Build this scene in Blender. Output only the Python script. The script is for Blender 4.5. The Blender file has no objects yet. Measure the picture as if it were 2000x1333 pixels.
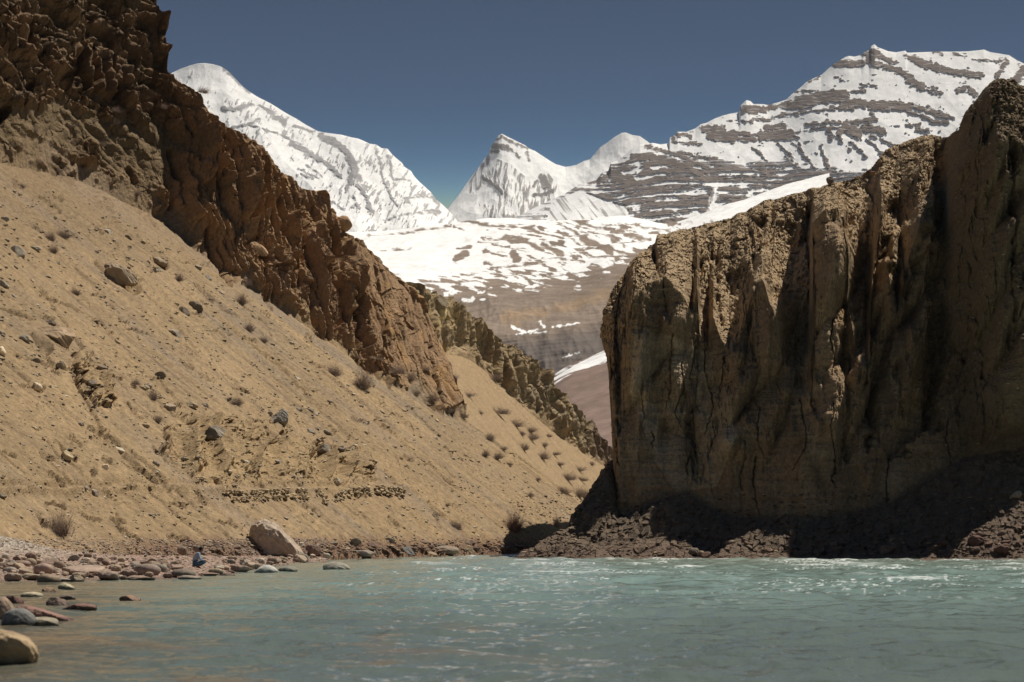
import bpy, math, random
import numpy as np

# ------------------------------------------------------------------ camera, sky, sun
S = bpy.context.scene
C = S.collection
F, YH, CAMH = 4700.0, 1046.0, 1.6          # focal length in photo pixels, horizon row, camera height
cam = bpy.data.cameras.new("camera")
cam.lens, cam.sensor_width = F / 2000 * 36, 36
cam.shift_y = (YH - 666.5) / 2000
cam.clip_start, cam.clip_end = 0.5, 30000
cam.dof.use_dof, cam.dof.focus_distance, cam.dof.aperture_fstop = True, 150, 2.8
co = bpy.data.objects.new("camera", cam)
C.objects.link(co)
co.location, co.rotation_euler = (0, 0, CAMH), (math.pi / 2, 0, 0)
S.camera = co

SUN_EL, SUN_AZ = math.radians(61.5), math.radians(58)     # azimuth clockwise from +Y (away from the camera) to +X
w = bpy.data.worlds.new("World")
S.world = w
w.use_nodes = True
nt = w.node_tree
bg = nt.nodes["Background"]
sky = nt.nodes.new("ShaderNodeTexSky")
sky.sky_type = 'NISHITA'
sky.sun_disc = False
sky.sun_elevation, sky.sun_rotation = SUN_EL, SUN_AZ
sky.altitude, sky.air_density, sky.dust_density, sky.ozone_density = 4000, 1.0, 0.3, 2.0
geo = nt.nodes.new("ShaderNodeTexCoord")
mp = nt.nodes.new("ShaderNodeMapping")
mp.inputs['Scale'].default_value = (1, 1, 8.0)
mp.inputs['Location'].default_value = (0, 0, -1.082)
nt.links.new(geo.outputs['Generated'], mp.inputs['Vector'])
nt.links.new(mp.outputs[0], sky.inputs['Vector'])
tint = nt.nodes.new("ShaderNodeMix")
tint.data_type, tint.blend_type = 'RGBA', 'MULTIPLY'
tint.inputs[0].default_value = 1
nt.links.new(sky.outputs[0], tint.inputs[6])
tint.inputs[7].default_value = (.73, .93, .92, 1)
nt.links.new(tint.outputs[2], bg.inputs['Color'])
bg.inputs['Strength'].default_value = 0.05

sl = bpy.data.lights.new("sun", 'SUN')
sl.energy, sl.angle, sl.color = 5.0, math.radians(0.53), (1.0, 0.93, 0.82)
so = bpy.data.objects.new("sun", sl)
C.objects.link(so)
sd = np.array([math.cos(SUN_EL) * math.sin(SUN_AZ), math.cos(SUN_EL) * math.cos(SUN_AZ), math.sin(SUN_EL)])
from mathutils import Vector, Matrix, Euler
so.rotation_euler = Vector(-sd).to_track_quat('-Z', 'Y').to_euler()
so.location = (60, 30, 120)
S.view_settings.view_transform = 'Standard'
S.view_settings.look = 'None'
S.view_settings.exposure, S.view_settings.gamma = 0.0, 1.0
S.cycles.max_bounces = 6
S.cycles.volume_bounces = 0

# ------------------------------------------------------------------ numpy helpers
f32 = np.float32
_r = np.random.RandomState(7)
PERM = _r.permutation(4096).astype(np.int32)
_a = _r.rand(4096) * 2 * math.pi
GX, GY = np.cos(_a).astype(f32), np.sin(_a).astype(f32)
RND = _r.rand(4096, 4).astype(f32)


def hsh(ix, iy, seed):
    return PERM[(PERM[(ix + seed * 131) & 4095] + iy + seed * 57) & 4095]


def perlin(x, y, seed=0):
    x = np.asarray(x, f32); y = np.asarray(y, f32)
    xf, yf = np.floor(x), np.floor(y)
    ix, iy = xf.astype(np.int32), yf.astype(np.int32)
    dx, dy = x - xf, y - yf
    ux = dx * dx * dx * (dx * (dx * 6 - 15) + 10)
    uy = dy * dy * dy * (dy * (dy * 6 - 15) + 10)
    def g(i, j):
        h = hsh(ix + i, iy + j, seed)
        return GX[h] * (dx - i) + GY[h] * (dy - j)
    a = g(0, 0); a += ux * (g(1, 0) - a)
    b = g(0, 1); b += ux * (g(1, 1) - b)
    return (a + uy * (b - a)) * 1.5


def fbm(x, y, o=4, seed=0, gain=0.5, lac=2.03):
    s, amp, t = 0, 1.0, 0.0
    for i in range(o):
        s = s + amp * perlin(x, y, seed + i)
        t += amp
        amp *= gain
        x, y = x * lac + 3.1, y * lac - 1.7
    return s / t


def ridged(x, y, o=4, seed=0, gain=0.5, lac=2.03):
    s, amp, t = 0, 1.0, 0.0
    for i in range(o):
        s = s + amp * (1 - np.abs(perlin(x, y, seed + i)) * 1.6)
        t += amp
        amp *= gain
        x, y = x * lac + 3.1, y * lac - 1.7
    return s / t


def worley(x, y, seed=0, jit=0.9):
    """nearest cell: F1, F2, random values of the cell (n,4), offset from the cell's point"""
    x = np.asarray(x, f32); y = np.asarray(y, f32)
    ix, iy = np.floor(x).astype(np.int32), np.floor(y).astype(np.int32)
    f1 = np.full(x.shape, 9, f32); f2 = np.full(x.shape, 9, f32)
    hb = np.zeros(x.shape, np.int32); ox = np.zeros(x.shape, f32); oy = np.zeros(x.shape, f32)
    for i in (-1, 0, 1):
        for j in (-1, 0, 1):
            h = hsh(ix + i, iy + j, seed)
            dx = x - (ix + i + 0.5 + jit * (RND[h, 0] - 0.5))
            dy = y - (iy + j + 0.5 + jit * (RND[h, 1] - 0.5))
            d = dx * dx + dy * dy
            m = d < f1
            f2 = np.where(m, f1, np.minimum(f2, d))
            f1 = np.where(m, d, f1)
            hb = np.where(m, h, hb); ox = np.where(m, dx, ox); oy = np.where(m, dy, oy)
    return np.sqrt(f1), np.sqrt(f2), RND[(hb * 7 + 11) & 4095], ox, oy


def facets(x, y, seed, tilt=1.0):
    """blocky relief: each cell a tilted plane at its own height, about -1..1"""
    f1, f2, r, ox, oy = worley(x, y, seed)
    return (r[..., 0] - 0.5) * 1.2 + tilt * (ox * (r[..., 1] - 0.5) + oy * (r[..., 2] - 0.5)), f2 - f1


def sstep(a, b, x):
    t = np.clip((x - a) / (b - a), 0, 1)
    return t * t * (3 - 2 * t)


def pchip(xk, yk, x):
    xk = np.asarray(xk, float); yk = np.asarray(yk, float)
    h = np.diff(xk); d = np.diff(yk) / h
    m = np.zeros_like(yk)
    m[1:-1] = np.where(d[:-1] * d[1:] > 0, 2 * d[:-1] * d[1:] / (d[:-1] + d[1:] + 1e-12 * np.sign(d[:-1] + d[1:] + 1e-30)), 0)
    m[0], m[-1] = d[0], d[-1]
    i = np.clip(np.searchsorted(xk, x) - 1, 0, len(xk) - 2)
    t = np.clip((x - xk[i]) / h[i], 0, 1)
    return ((1 + 2 * t) * (1 - t) ** 2 * yk[i] + t * (1 - t) ** 2 * h[i] * m[i]
            + t * t * (3 - 2 * t) * yk[i + 1] + t * t * (t - 1) * h[i] * m[i + 1])


def W(px, py, D):
    px, py, D = np.broadcast_arrays(np.asarray(px, float), np.asarray(py, float), np.asarray(D, float))
    return np.stack([(px - 1000) / F * D, D, CAMH + (YH - py) / F * D], -1)


def proj(P):
    return 1000 + F * P[..., 0] / P[..., 1], YH - F * (P[..., 2] - CAMH) / P[..., 1]


def seg_dist(px, py, segs, pad=30):
    """max over segments of (half width - distance); segs = [(width, (x,y),(x,y),...)], width a number or (w0, w1)"""
    out = np.full(px.shape, -999, f32)
    for s in segs:
        w0, w1 = s[0] if isinstance(s[0], tuple) else (s[0], s[0])
        pts = s[1:]
        n = len(pts) - 1
        for k in range(n):
            (x0, y0), (x1, y1) = pts[k], pts[k + 1]
            wa, wb = w0 + (w1 - w0) * k / n, w0 + (w1 - w0) * (k + 1) / n
            m = (px > min(x0, x1) - pad) & (px < max(x0, x1) + pad) & (py > min(y0, y1) - pad) & (py < max(y0, y1) + pad)
            if not m.any():
                continue
            X, Y = px[m], py[m]
            dx, dy = x1 - x0, y1 - y0
            t = np.clip(((X - x0) * dx + (Y - y0) * dy) / (dx * dx + dy * dy + 1e-9), 0, 1)
            d = np.hypot(X - x0 - t * dx, Y - y0 - t * dy)
            out[m] = np.maximum(out[m], (wa + (wb - wa) * t) / 2 - d)
    return out


def inpoly(px, py, poly):
    c = np.zeros(px.shape, bool)
    n = len(poly)
    for i in range(n):
        (x0, y0), (x1, y1) = poly[i], poly[(i + 1) % n]
        if y0 == y1:
            continue
        c ^= ((y0 > py) != (y1 > py)) & (px < (x1 - x0) * (py - y0) / (y1 - y0) + x0)
    return c


def softpoly(px, py, poly, ax, ay, sx, sy, seed, n=4):
    """inside-ness of a polygon with a ragged edge"""
    out = 0
    for i in range(n):
        k = .55 + .3 * i
        out = out + inpoly(px + ax * k * fbm(px / sx, py / sy, 4, seed + 7 * (i // 2)), py + ay * k * fbm(px / sx, py / sy, 4, seed + 3 + 7 * (i // 2)), poly)
    return (out / n).astype(f32)


def normals(P):
    du = np.gradient(P, axis=1)
    dv = np.gradient(P, axis=0)
    n = np.cross(du, dv)
    n /= np.linalg.norm(n, axis=-1, keepdims=True) + 1e-12
    return n


def loft(rows, us, spans):
    """rows: [(u array, (n,3) world points)], spans: rows of faces between consecutive rows -> (V,U,3)"""
    R = [np.stack([pchip(u, p[:, k], us) for k in range(3)], -1) for u, p in rows]
    out = []
    for i, n in enumerate(spans):
        t = np.linspace(0, 1, n, endpoint=False)[:, None, None]
        out.append(R[i][None] * (1 - t) + R[i + 1][None] * t)
    out.append(R[-1][None])
    return np.concatenate(out, 0)


# ------------------------------------------------------------------ objects
def tag(o, label=None, cat=None, group=None, kind=None):
    if label: o["label"] = label
    if cat: o["category"] = cat
    if group: o["group"] = group
    if kind: o["kind"] = kind
    return o


def mesh_np(name, V, faces, mat=None, smooth=True, attrs=None):
    """faces: (n,k) int array"""
    me = bpy.data.meshes.new(name)
    V = np.ascontiguousarray(V.reshape(-1, 3), f32)
    n, k = faces.shape
    me.vertices.add(len(V)); me.vertices.foreach_set("co", V.ravel())
    me.loops.add(n * k); me.loops.foreach_set("vertex_index", np.ascontiguousarray(faces, np.int32).ravel())
    me.polygons.add(n); me.polygons.foreach_set("loop_start", np.arange(0, n * k, k, dtype=np.int32))
    me.update(calc_edges=True)
    me.polygons.foreach_set("use_smooth", np.full(n, smooth, bool))
    for an, a in (attrs or {}).items():
        if a.ndim == 1:
            at = me.attributes.new(an, 'FLOAT', 'POINT'); at.data.foreach_set("value", np.ascontiguousarray(a, f32))
        else:
            at = me.attributes.new(an, 'FLOAT_COLOR', 'POINT')
            c = np.ones((len(V), 4), f32); c[:, :3] = a
            at.data.foreach_set("color", c.ravel())
    if mat: me.materials.append(mat)
    return me


def grid_faces(nv, nu):
    i = np.arange(nv * nu).reshape(nv, nu)
    return np.stack([i[:-1, :-1], i[:-1, 1:], i[1:, 1:], i[1:, :-1]], -1).reshape(-1, 4)


def link(name, me, parent=None, loc=None):
    o = bpy.data.objects.new(name, me)
    C.objects.link(o)
    if parent: o.parent = parent
    if loc is not None: o.location = loc
    return o


TERR = []          # displaced terrains for setting things down on them


def terrain(name, P, mat, col, attrs=None, smooth=True, keep=True):
    nv, nu = P.shape[:2]
    a = {"col": np.clip(col, 0, 1).reshape(-1, 3).astype(f32)}
    for k, v in (attrs or {}).items(): a[k] = v.reshape(-1)
    o = link(name, mesh_np(name, P, grid_faces(nv, nu), mat, smooth, a))
    tag(o, kind='structure')
    if keep: TERR.append((P, normals(P)))
    return o


def mixc(c, d, t):
    return c * (1 - t[..., None]) + np.asarray(d) * t[..., None]


# ------------------------------------------------------------------ materials
def mat(name):
    m = bpy.data.materials.new(name)
    m.use_nodes = True
    n = m.node_tree
    return m, n, n.nodes["Principled BSDF"]


def N(n, t, **kw):
    x = n.nodes.new(t)
    for k, v in kw.items():
        setattr(x, k, v)
    return x


def ground_mat(name, scale, bump, rough=0.95, spread=0.35, src='attr', dist=0.05, detail=8):
    """colour from the surface's own attribute (or the object's colour) broken up by noise, with bump"""
    m, n, b = mat(name)
    if src == 'attr':
        a = N(n, "ShaderNodeAttribute"); a.attribute_name = "col"
        c = a.outputs['Color']
    else:
        a = N(n, "ShaderNodeObjectInfo"); c = a.outputs['Color']
    tc = N(n, "ShaderNodeTexCoord")
    t1 = N(n, "ShaderNodeTexNoise"); t1.inputs['Scale'].default_value = scale; t1.inputs['Detail'].default_value = detail
    t1.inputs['Roughness'].default_value = 0.65
    n.links.new(tc.outputs['Object'], t1.inputs['Vector'])
    r = N(n, "ShaderNodeMapRange")
    r.inputs[1].default_value, r.inputs[2].default_value = 0.3, 0.7
    r.inputs[3].default_value, r.inputs[4].default_value = 1 - spread, 1 + spread
    n.links.new(t1.outputs[0], r.inputs[0])
    mx = N(n, "ShaderNodeVectorMath"); mx.operation = 'SCALE'
    n.links.new(c, mx.inputs[0]); n.links.new(r.outputs[0], mx.inputs['Scale'])
    n.links.new(mx.outputs[0], b.inputs['Base Color'])
    bp = N(n, "ShaderNodeBump"); bp.inputs['Strength'].default_value = bump; bp.inputs['Distance'].default_value = dist
    n.links.new(t1.outputs[0], bp.inputs['Height']); n.links.new(bp.outputs[0], b.inputs['Normal'])
    b.inputs['Roughness'].default_value = rough
    if src == 'obj':                                     # stones are dark and glossier where the river wets them
        ge = N(n, "ShaderNodeNewGeometry"); sp = N(n, "ShaderNodeSeparateXYZ")
        n.links.new(ge.outputs['Position'], sp.inputs[0])
        ad = N(n, "ShaderNodeMath", operation='MULTIPLY_ADD'); ad.inputs[1].default_value = .12
        n.links.new(t1.outputs[0], ad.inputs[0]); n.links.new(sp.outputs['Z'], ad.inputs[2])
        wr = N(n, "ShaderNodeMapRange"); wr.inputs[1].default_value, wr.inputs[2].default_value = .09, .15
        wr.inputs[3].default_value, wr.inputs[4].default_value = .42, 1.0
        n.links.new(ad.outputs[0], wr.inputs[0])
        m2 = N(n, "ShaderNodeVectorMath"); m2.operation = 'SCALE'
        n.links.new(mx.outputs[0], m2.inputs[0]); n.links.new(wr.outputs[0], m2.inputs['Scale'])
        n.links.new(m2.outputs[0], b.inputs['Base Color'])
        wq = N(n, "ShaderNodeMapRange"); wq.inputs[1].default_value, wq.inputs[2].default_value = .42, 1.0
        wq.inputs[3].default_value, wq.inputs[4].default_value = .25, rough
        n.links.new(wr.outputs[0], wq.inputs[0]); n.links.new(wq.outputs[0], b.inputs['Roughness'])
    b.inputs['Specular IOR Level'].default_value = 0.15
    return m


M_slope = ground_mat("slope_soil_and_rock", 3.0, 0.9, dist=0.12)
M_cliff = ground_mat("conglomerate_cliff", 3.5, 1.0, dist=0.14)
M_far = ground_mat("mountain_rock_and_snow", 0.05, 0.5, spread=0.12, dist=2.0)
M_mid = ground_mat("valley_rock_and_snow", 0.09, 0.6, spread=0.2, dist=1.5)
M_bank = ground_mat("river_bank_gravel", 4.0, 1.0, dist=0.08)
M_stone = ground_mat("stone", 2.2, 0.6, src='obj', dist=0.06, rough=0.85, spread=0.3)
M_scree = ground_mat("loose_scree", 5.0, 0.3, spread=0.3)


def simple_mat(name, col, rough=0.9, noise=25, spread=0.3, spec=0.2):
    m = ground_mat(name, noise, 0.3, rough, spread, dist=0.01)
    n = m.node_tree
    a = next(x for x in n.nodes if x.type == 'ATTRIBUTE')
    rgb = N(n, "ShaderNodeRGB"); rgb.outputs[0].default_value = (*col, 1)
    sc = next(x for x in n.nodes if x.type == 'VECT_MATH')
    n.links.new(rgb.outputs[0], sc.inputs[0]); n.nodes.remove(a)
    n.nodes["Principled BSDF"].inputs['Specular IOR Level'].default_value = spec
    return m


# ------------------------------------------------------------------ far ground and haze
def ground_sheet():
    s = 4000.0
    xs = np.array([-s, -2000, -600, -200, 200, 600, 2000, s]); ys = np.array([-500, -100, 10, 300, 1000, 4000, 7500])
    X, Y = np.meshgrid(xs, ys)
    P = np.stack([X, Y, np.full_like(X, -2.6)], -1)
    terrain("ground", P, M_bank, np.broadcast_to(np.array([.16, .13, .10]), P.shape), keep=False)


ground_sheet()


def haze():
    x, y0, y1, z0, z1 = 4100, -600, 7600, -8, 1500
    V = np.array([[-x, y0, z0], [x, y0, z0], [x, y1, z0], [-x, y1, z0], [-x, y0, z1], [x, y0, z1], [x, y1, z1], [-x, y1, z1]], float)
    Fc = np.array([[0, 3, 2, 1], [4, 5, 6, 7], [0, 1, 5, 4], [1, 2, 6, 5], [2, 3, 7, 6], [3, 0, 4, 7]])
    m = bpy.data.materials.new("haze"); m.use_nodes = True
    n = m.node_tree; n.nodes.remove(n.nodes["Principled BSDF"])
    v = n.nodes.new("ShaderNodeVolumePrincipled")
    v.inputs['Color'].default_value = (.85, .9, 1.0, 1); v.inputs['Density'].default_value = HAZE
    n.links.new(v.outputs[0], n.nodes["Material Output"].inputs['Volume'])
    tag(link("haze", mesh_np("haze", V, Fc, m, False)), "thin pale mountain haze filling the valley air", "haze", None, 'stuff')


HAZE = 2.0e-5
haze()

# ------------------------------------------------------------------ snow mountains
SNOW = np.array([.91, .905, .89])


def mountain(name, sil, base_y, Dc, Db, u0, u1, nu, nv, rockfn, relief, relsc, rockcol, seed, backdrop=400):
    us = np.linspace(u0, u1, nu)
    sx = np.array([s[0] for s in sil], float); sy = np.array([s[1] for s in sil], float)
    gw = np.exp(-.5 * (np.arange(-60, 61) / 22.) ** 2); gw /= gw.sum()
    gx_ = np.arange(u0 - 80, u1 + 81)
    smy = np.interp(us, gx_[60:-60], np.convolve(np.interp(gx_, sx, sy), gw, 'valid'))
    cr = W(us, smy, Dc)
    bx = np.linspace(u0, u1, 12)
    by = base_y(bx) if callable(base_y) else np.full(12, base_y)
    mid_y = 0.5 * (by + np.interp(bx, sx, sy))
    rows = [(bx, W(bx, by, Db)), (bx, W(bx, mid_y, Db + (Dc - Db) * 0.52)), (us, cr),
            (us, cr + np.array([0, backdrop, -backdrop * 0.6]))]
    # silhouette row is kept in photo columns: linear resampling keeps its crags
    n1, n2 = nv // 2, nv - nv // 2
    R = []
    for i, (u, p) in enumerate(rows):
        R.append(np.stack([np.interp(us, u, p[:, k]) if i >= 2 else pchip(u, p[:, k], us) for k in range(3)], -1))
    out = []
    for i, n in enumerate((n1, n2, 24)):
        t = np.linspace(0, 1, n, endpoint=False)[:, None, None]
        out.append(R[i][None] * (1 - t) + R[i + 1][None] * t)
    out.append(R[3][None])
    P = np.concatenate(out, 0)
    px, py = proj(P)
    px = px.astype(f32); py = py.astype(f32)
    crag = np.interp(us, sx, sy) - smy
    k_ = (np.arange(P.shape[0])[:, None] / (n1 + n2)).clip(0, 1)
    P[..., 2] -= crag[None] * sstep(.8, 1, k_) * Dc / F
    py = py + (crag[None] * sstep(.8, 1, k_)).astype(f32)
    k = np.arange(P.shape[0])[:, None] / (n1 + n2)           # 0 foot .. 1 crest
    fade = np.where(k <= 1, np.clip(1 - k, 0, 1) ** 0.5, np.clip((k - 1) * 8, 0, 1)) * 0.85 + 0.15
    rock, extra = rockfn(px, py)
    X, Z = P[..., 0].astype(f32), P[..., 2].astype(f32)
    d = relief * (ridged(X / relsc, Z / (relsc * 1.4), 4, seed, .45) - 0.6) * fade + extra * fade
    d = d + relief * .12 * fade * (ridged(X / (relsc * .25), Z / (relsc * .45), 4, seed + 4) - .6)
    d = d + fade * 2.2 * fbm(X / 18, Z / 9, 3, seed + 9) * (0.12 + rock)
    P = P + np.stack([np.zeros_like(d), -d, 0.35 * d], -1)
    c = mixc(np.broadcast_to(SNOW, P.shape), [0, 0, 0], np.zeros(px.shape))
    v = 0.5 + 0.5 * fbm(px / 60, py / 4, 4, seed + 20)
    rc = np.asarray(rockcol) * (0.7 + 0.6 * v)[..., None]
    c = c * (1 - rock[..., None]) + rc * rock[..., None]
    return terrain(name, P, M_far, c, keep=False)


def edge(px, py, d, amp, sx, sy, seed, soft=1.5):
    return sstep(-soft, soft, d + amp * fbm(px / sx, py / sy, 4, seed))


# left peak
SIL1 = [(250, 225), (300, 172), (335, 143), (352, 134), (370, 128), (385, 124), (400, 123), (415, 125), (430, 129), (442, 136), (450, 143),
        (462, 156), (475, 170), (488, 180), (500, 188), (520, 199), (540, 210), (560, 222), (580, 233), (600, 245), (620, 256), (632, 259), (650, 262),
        (668, 265), (685, 270), (700, 273), (722, 282), (735, 283), (745, 290), (757, 291), (765, 301), (775, 310), (785, 318), (790, 326), (803, 335),
        (810, 346), (820, 357), (832, 368), (842, 377), (852, 391), (862, 398), (872, 407), (885, 420), (900, 440), (960, 470), (1000, 480)]


def rock1(px, py):
    wx = px + 5 * fbm(px / 40, py / 40, 3, 3); wy = py + 5 * fbm(px / 40, py / 40, 3, 5)
    bands = [((4, 12), (505, 208), (525, 222), (556, 240)), (5, (575, 248), (610, 258)), (3, (490, 250), (520, 258), (540, 262), (600, 290)), (14, (628, 265), (650, 278), (672, 296), (690, 322), (699, 350)),
             (10, (570, 280), (600, 292), (625, 312), (645, 325), (665, 342)), ((12, 8), (690, 340), (684, 360), (676, 375)), (8, (700, 365), (718, 385), (722, 405)),
             (6, (455, 248), (480, 246), (505, 239)), (9, (438, 212), (470, 214), (490, 206)), (4, (585, 332), (605, 345), (622, 352)), (4, (600, 325), (628, 345)), (4, (590, 345), (612, 354)),
             (5, (735, 292), (745, 320), (750, 350), (760, 375)), (4, (758, 305), (765, 330), (770, 350)), (5, (775, 350), (800, 355)), (3, (810, 388), (850, 378)),
             (4, (790, 393), (850, 386)), (6, (830, 418), (860, 414)), (3, (750, 428), (850, 420)), (6, (845, 385), (858, 400)), (6, (715, 405), (730, 415)), (4, (650, 398), (672, 412)),
             (5, (436, 130), (452, 146), (470, 166)), (3, (470, 166), (485, 180)), (3, (690, 385), (700, 410)), (3, (760, 378), (775, 405))]
    d = seg_dist(wx, wy, bands)
    r = edge(px, py, d, 6, 11, 7, 31, 2)
    st = fbm((px + py * 0.5) / 9, (py - px * 0.35) / 26, 4, 33)
    zone = sstep(690, 730, px) * 0.5 + 0.3 * sstep(430, 380, px) * sstep(140, 170, py) + 0.35 * inpoly(px, py, [(430, 190), (520, 200), (720, 330), (740, 420), (640, 400), (560, 300), (440, 260)])
    st = st + .35 * fbm((px + py * .5) / 3, py / 7, 3, 36)
    r = np.maximum(r, sstep(0.16, 0.36, st * (0.45 + zone) * 1.25 + 0.07 * zone) * 0.85)
    return r * 0.9, 5 * r


mountain("snow_mountain", SIL1, 520, 6500, 5900, 250, 1000, 900, 420, rock1, 95, 420, (.29, .28, .28), 41)

# middle peak with the snow saddle
SIL2 = [(780, 470), (830, 440), (862, 422), (878, 404), (890, 390), (900, 376), (912, 358), (925, 340), (938, 322), (948, 308), (956, 300), (958, 288), (966, 276), (974, 265), (980, 262),
        (990, 267), (1000, 272), (1012, 278), (1025, 285), (1033, 291), (1045, 296), (1058, 304), (1070, 312), (1085, 321), (1105, 326), (1125, 322),
        (1140, 314), (1152, 311), (1160, 302), (1172, 287), (1185, 279), (1200, 268), (1214, 260), (1222, 259), (1236, 264), (1250, 266), (1265, 276), (1280, 290), (1320, 330), (1400, 380)]


def rock2(px, py):
    wx = px + 4 * fbm(px / 20, py / 20, 3, 6); wy = py + 4 * fbm(px / 20, py / 20, 3, 7)
    bands = [(6, (985, 270), (1005, 282), (1030, 292)), (12, (962, 285), (980, 288), (992, 290)), (8, (958, 295), (972, 296)), (5, (1000, 295), (1015, 310)), (4, (1030, 300), (1034, 315)), (6, (965, 275), (978, 268)),
             (14, (1060, 345), (1070, 365)), (5, (1052, 350), (1042, 362)), (8, (1045, 380), (1080, 376)), (9, (945, 345), (965, 365), (980, 380))]
    d = seg_dist(wx, wy, bands)
    r = edge(px, py, d, 5, 8, 8, 51, 2)
    st = fbm((px + 0.12 * (py - 300)) / 6, py / 30, 5, 53)
    zone = np.maximum(edge(px, py, np.where(inpoly(px, py, [(950, 300), (985, 318), (1035, 350), (1045, 440), (950, 445), (930, 380), (905, 375)]), 8.0, -8.0), 9, 20, 20, 55, 6),
                      edge(px, py, np.where(inpoly(px, py, [(1040, 355), (1068, 335), (1090, 362), (1080, 390), (1040, 430), (1010, 430)]), 8.0, -8.0), 9, 20, 20, 56, 6))
    zone = zone * (1 - 0.9 * inpoly(px, py, [(925, 372), (960, 362), (975, 395), (965, 405), (930, 400)]))
    r = np.maximum(r, sstep(0.0, 0.3, st + 0.1) * zone * 0.85)
    return r, 5 * r


mountain("snow_mountain", SIL2, 500, 6900, 6400, 780, 1400, 800, 330, rock2, 60, 300, (.24, .22, .21), 61)

# layered massif on the right
SIL3 = [(960, 452), (1000, 430), (1040, 408), (1075, 392), (1105, 378), (1130, 362), (1165, 352), (1175, 338), (1188, 334), (1193, 318), (1207, 314), (1216, 306), (1235, 291), (1250, 283), (1262, 282),
        (1275, 280), (1290, 283), (1306, 281), (1308, 270), (1316, 266), (1324, 258), (1340, 258), (1358, 251), (1368, 243), (1380, 240), (1395, 232), (1410, 226), (1425, 222), (1443, 219), (1447, 205), (1458, 195),
        (1466, 197), (1472, 203), (1490, 203), (1500, 205), (1520, 200), (1536, 195), (1545, 186), (1553, 180), (1565, 170), (1576, 160), (1590, 153), (1604, 147), (1618, 134), (1630, 124), (1650, 112), (1658, 109), (1668, 111),
        (1682, 108), (1687, 103), (1697, 99), (1702, 90), (1708, 87), (1714, 93), (1720, 95), (1735, 101), (1750, 103), (1768, 100), (1772, 104), (1800, 103), (1830, 102), (1860, 102), (1890, 101), (1910, 99), (1922, 97), (1935, 102),
        (1955, 105), (1972, 108), (1985, 117), (2000, 124), (2040, 140), (2100, 175), (2200, 230)]


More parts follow.
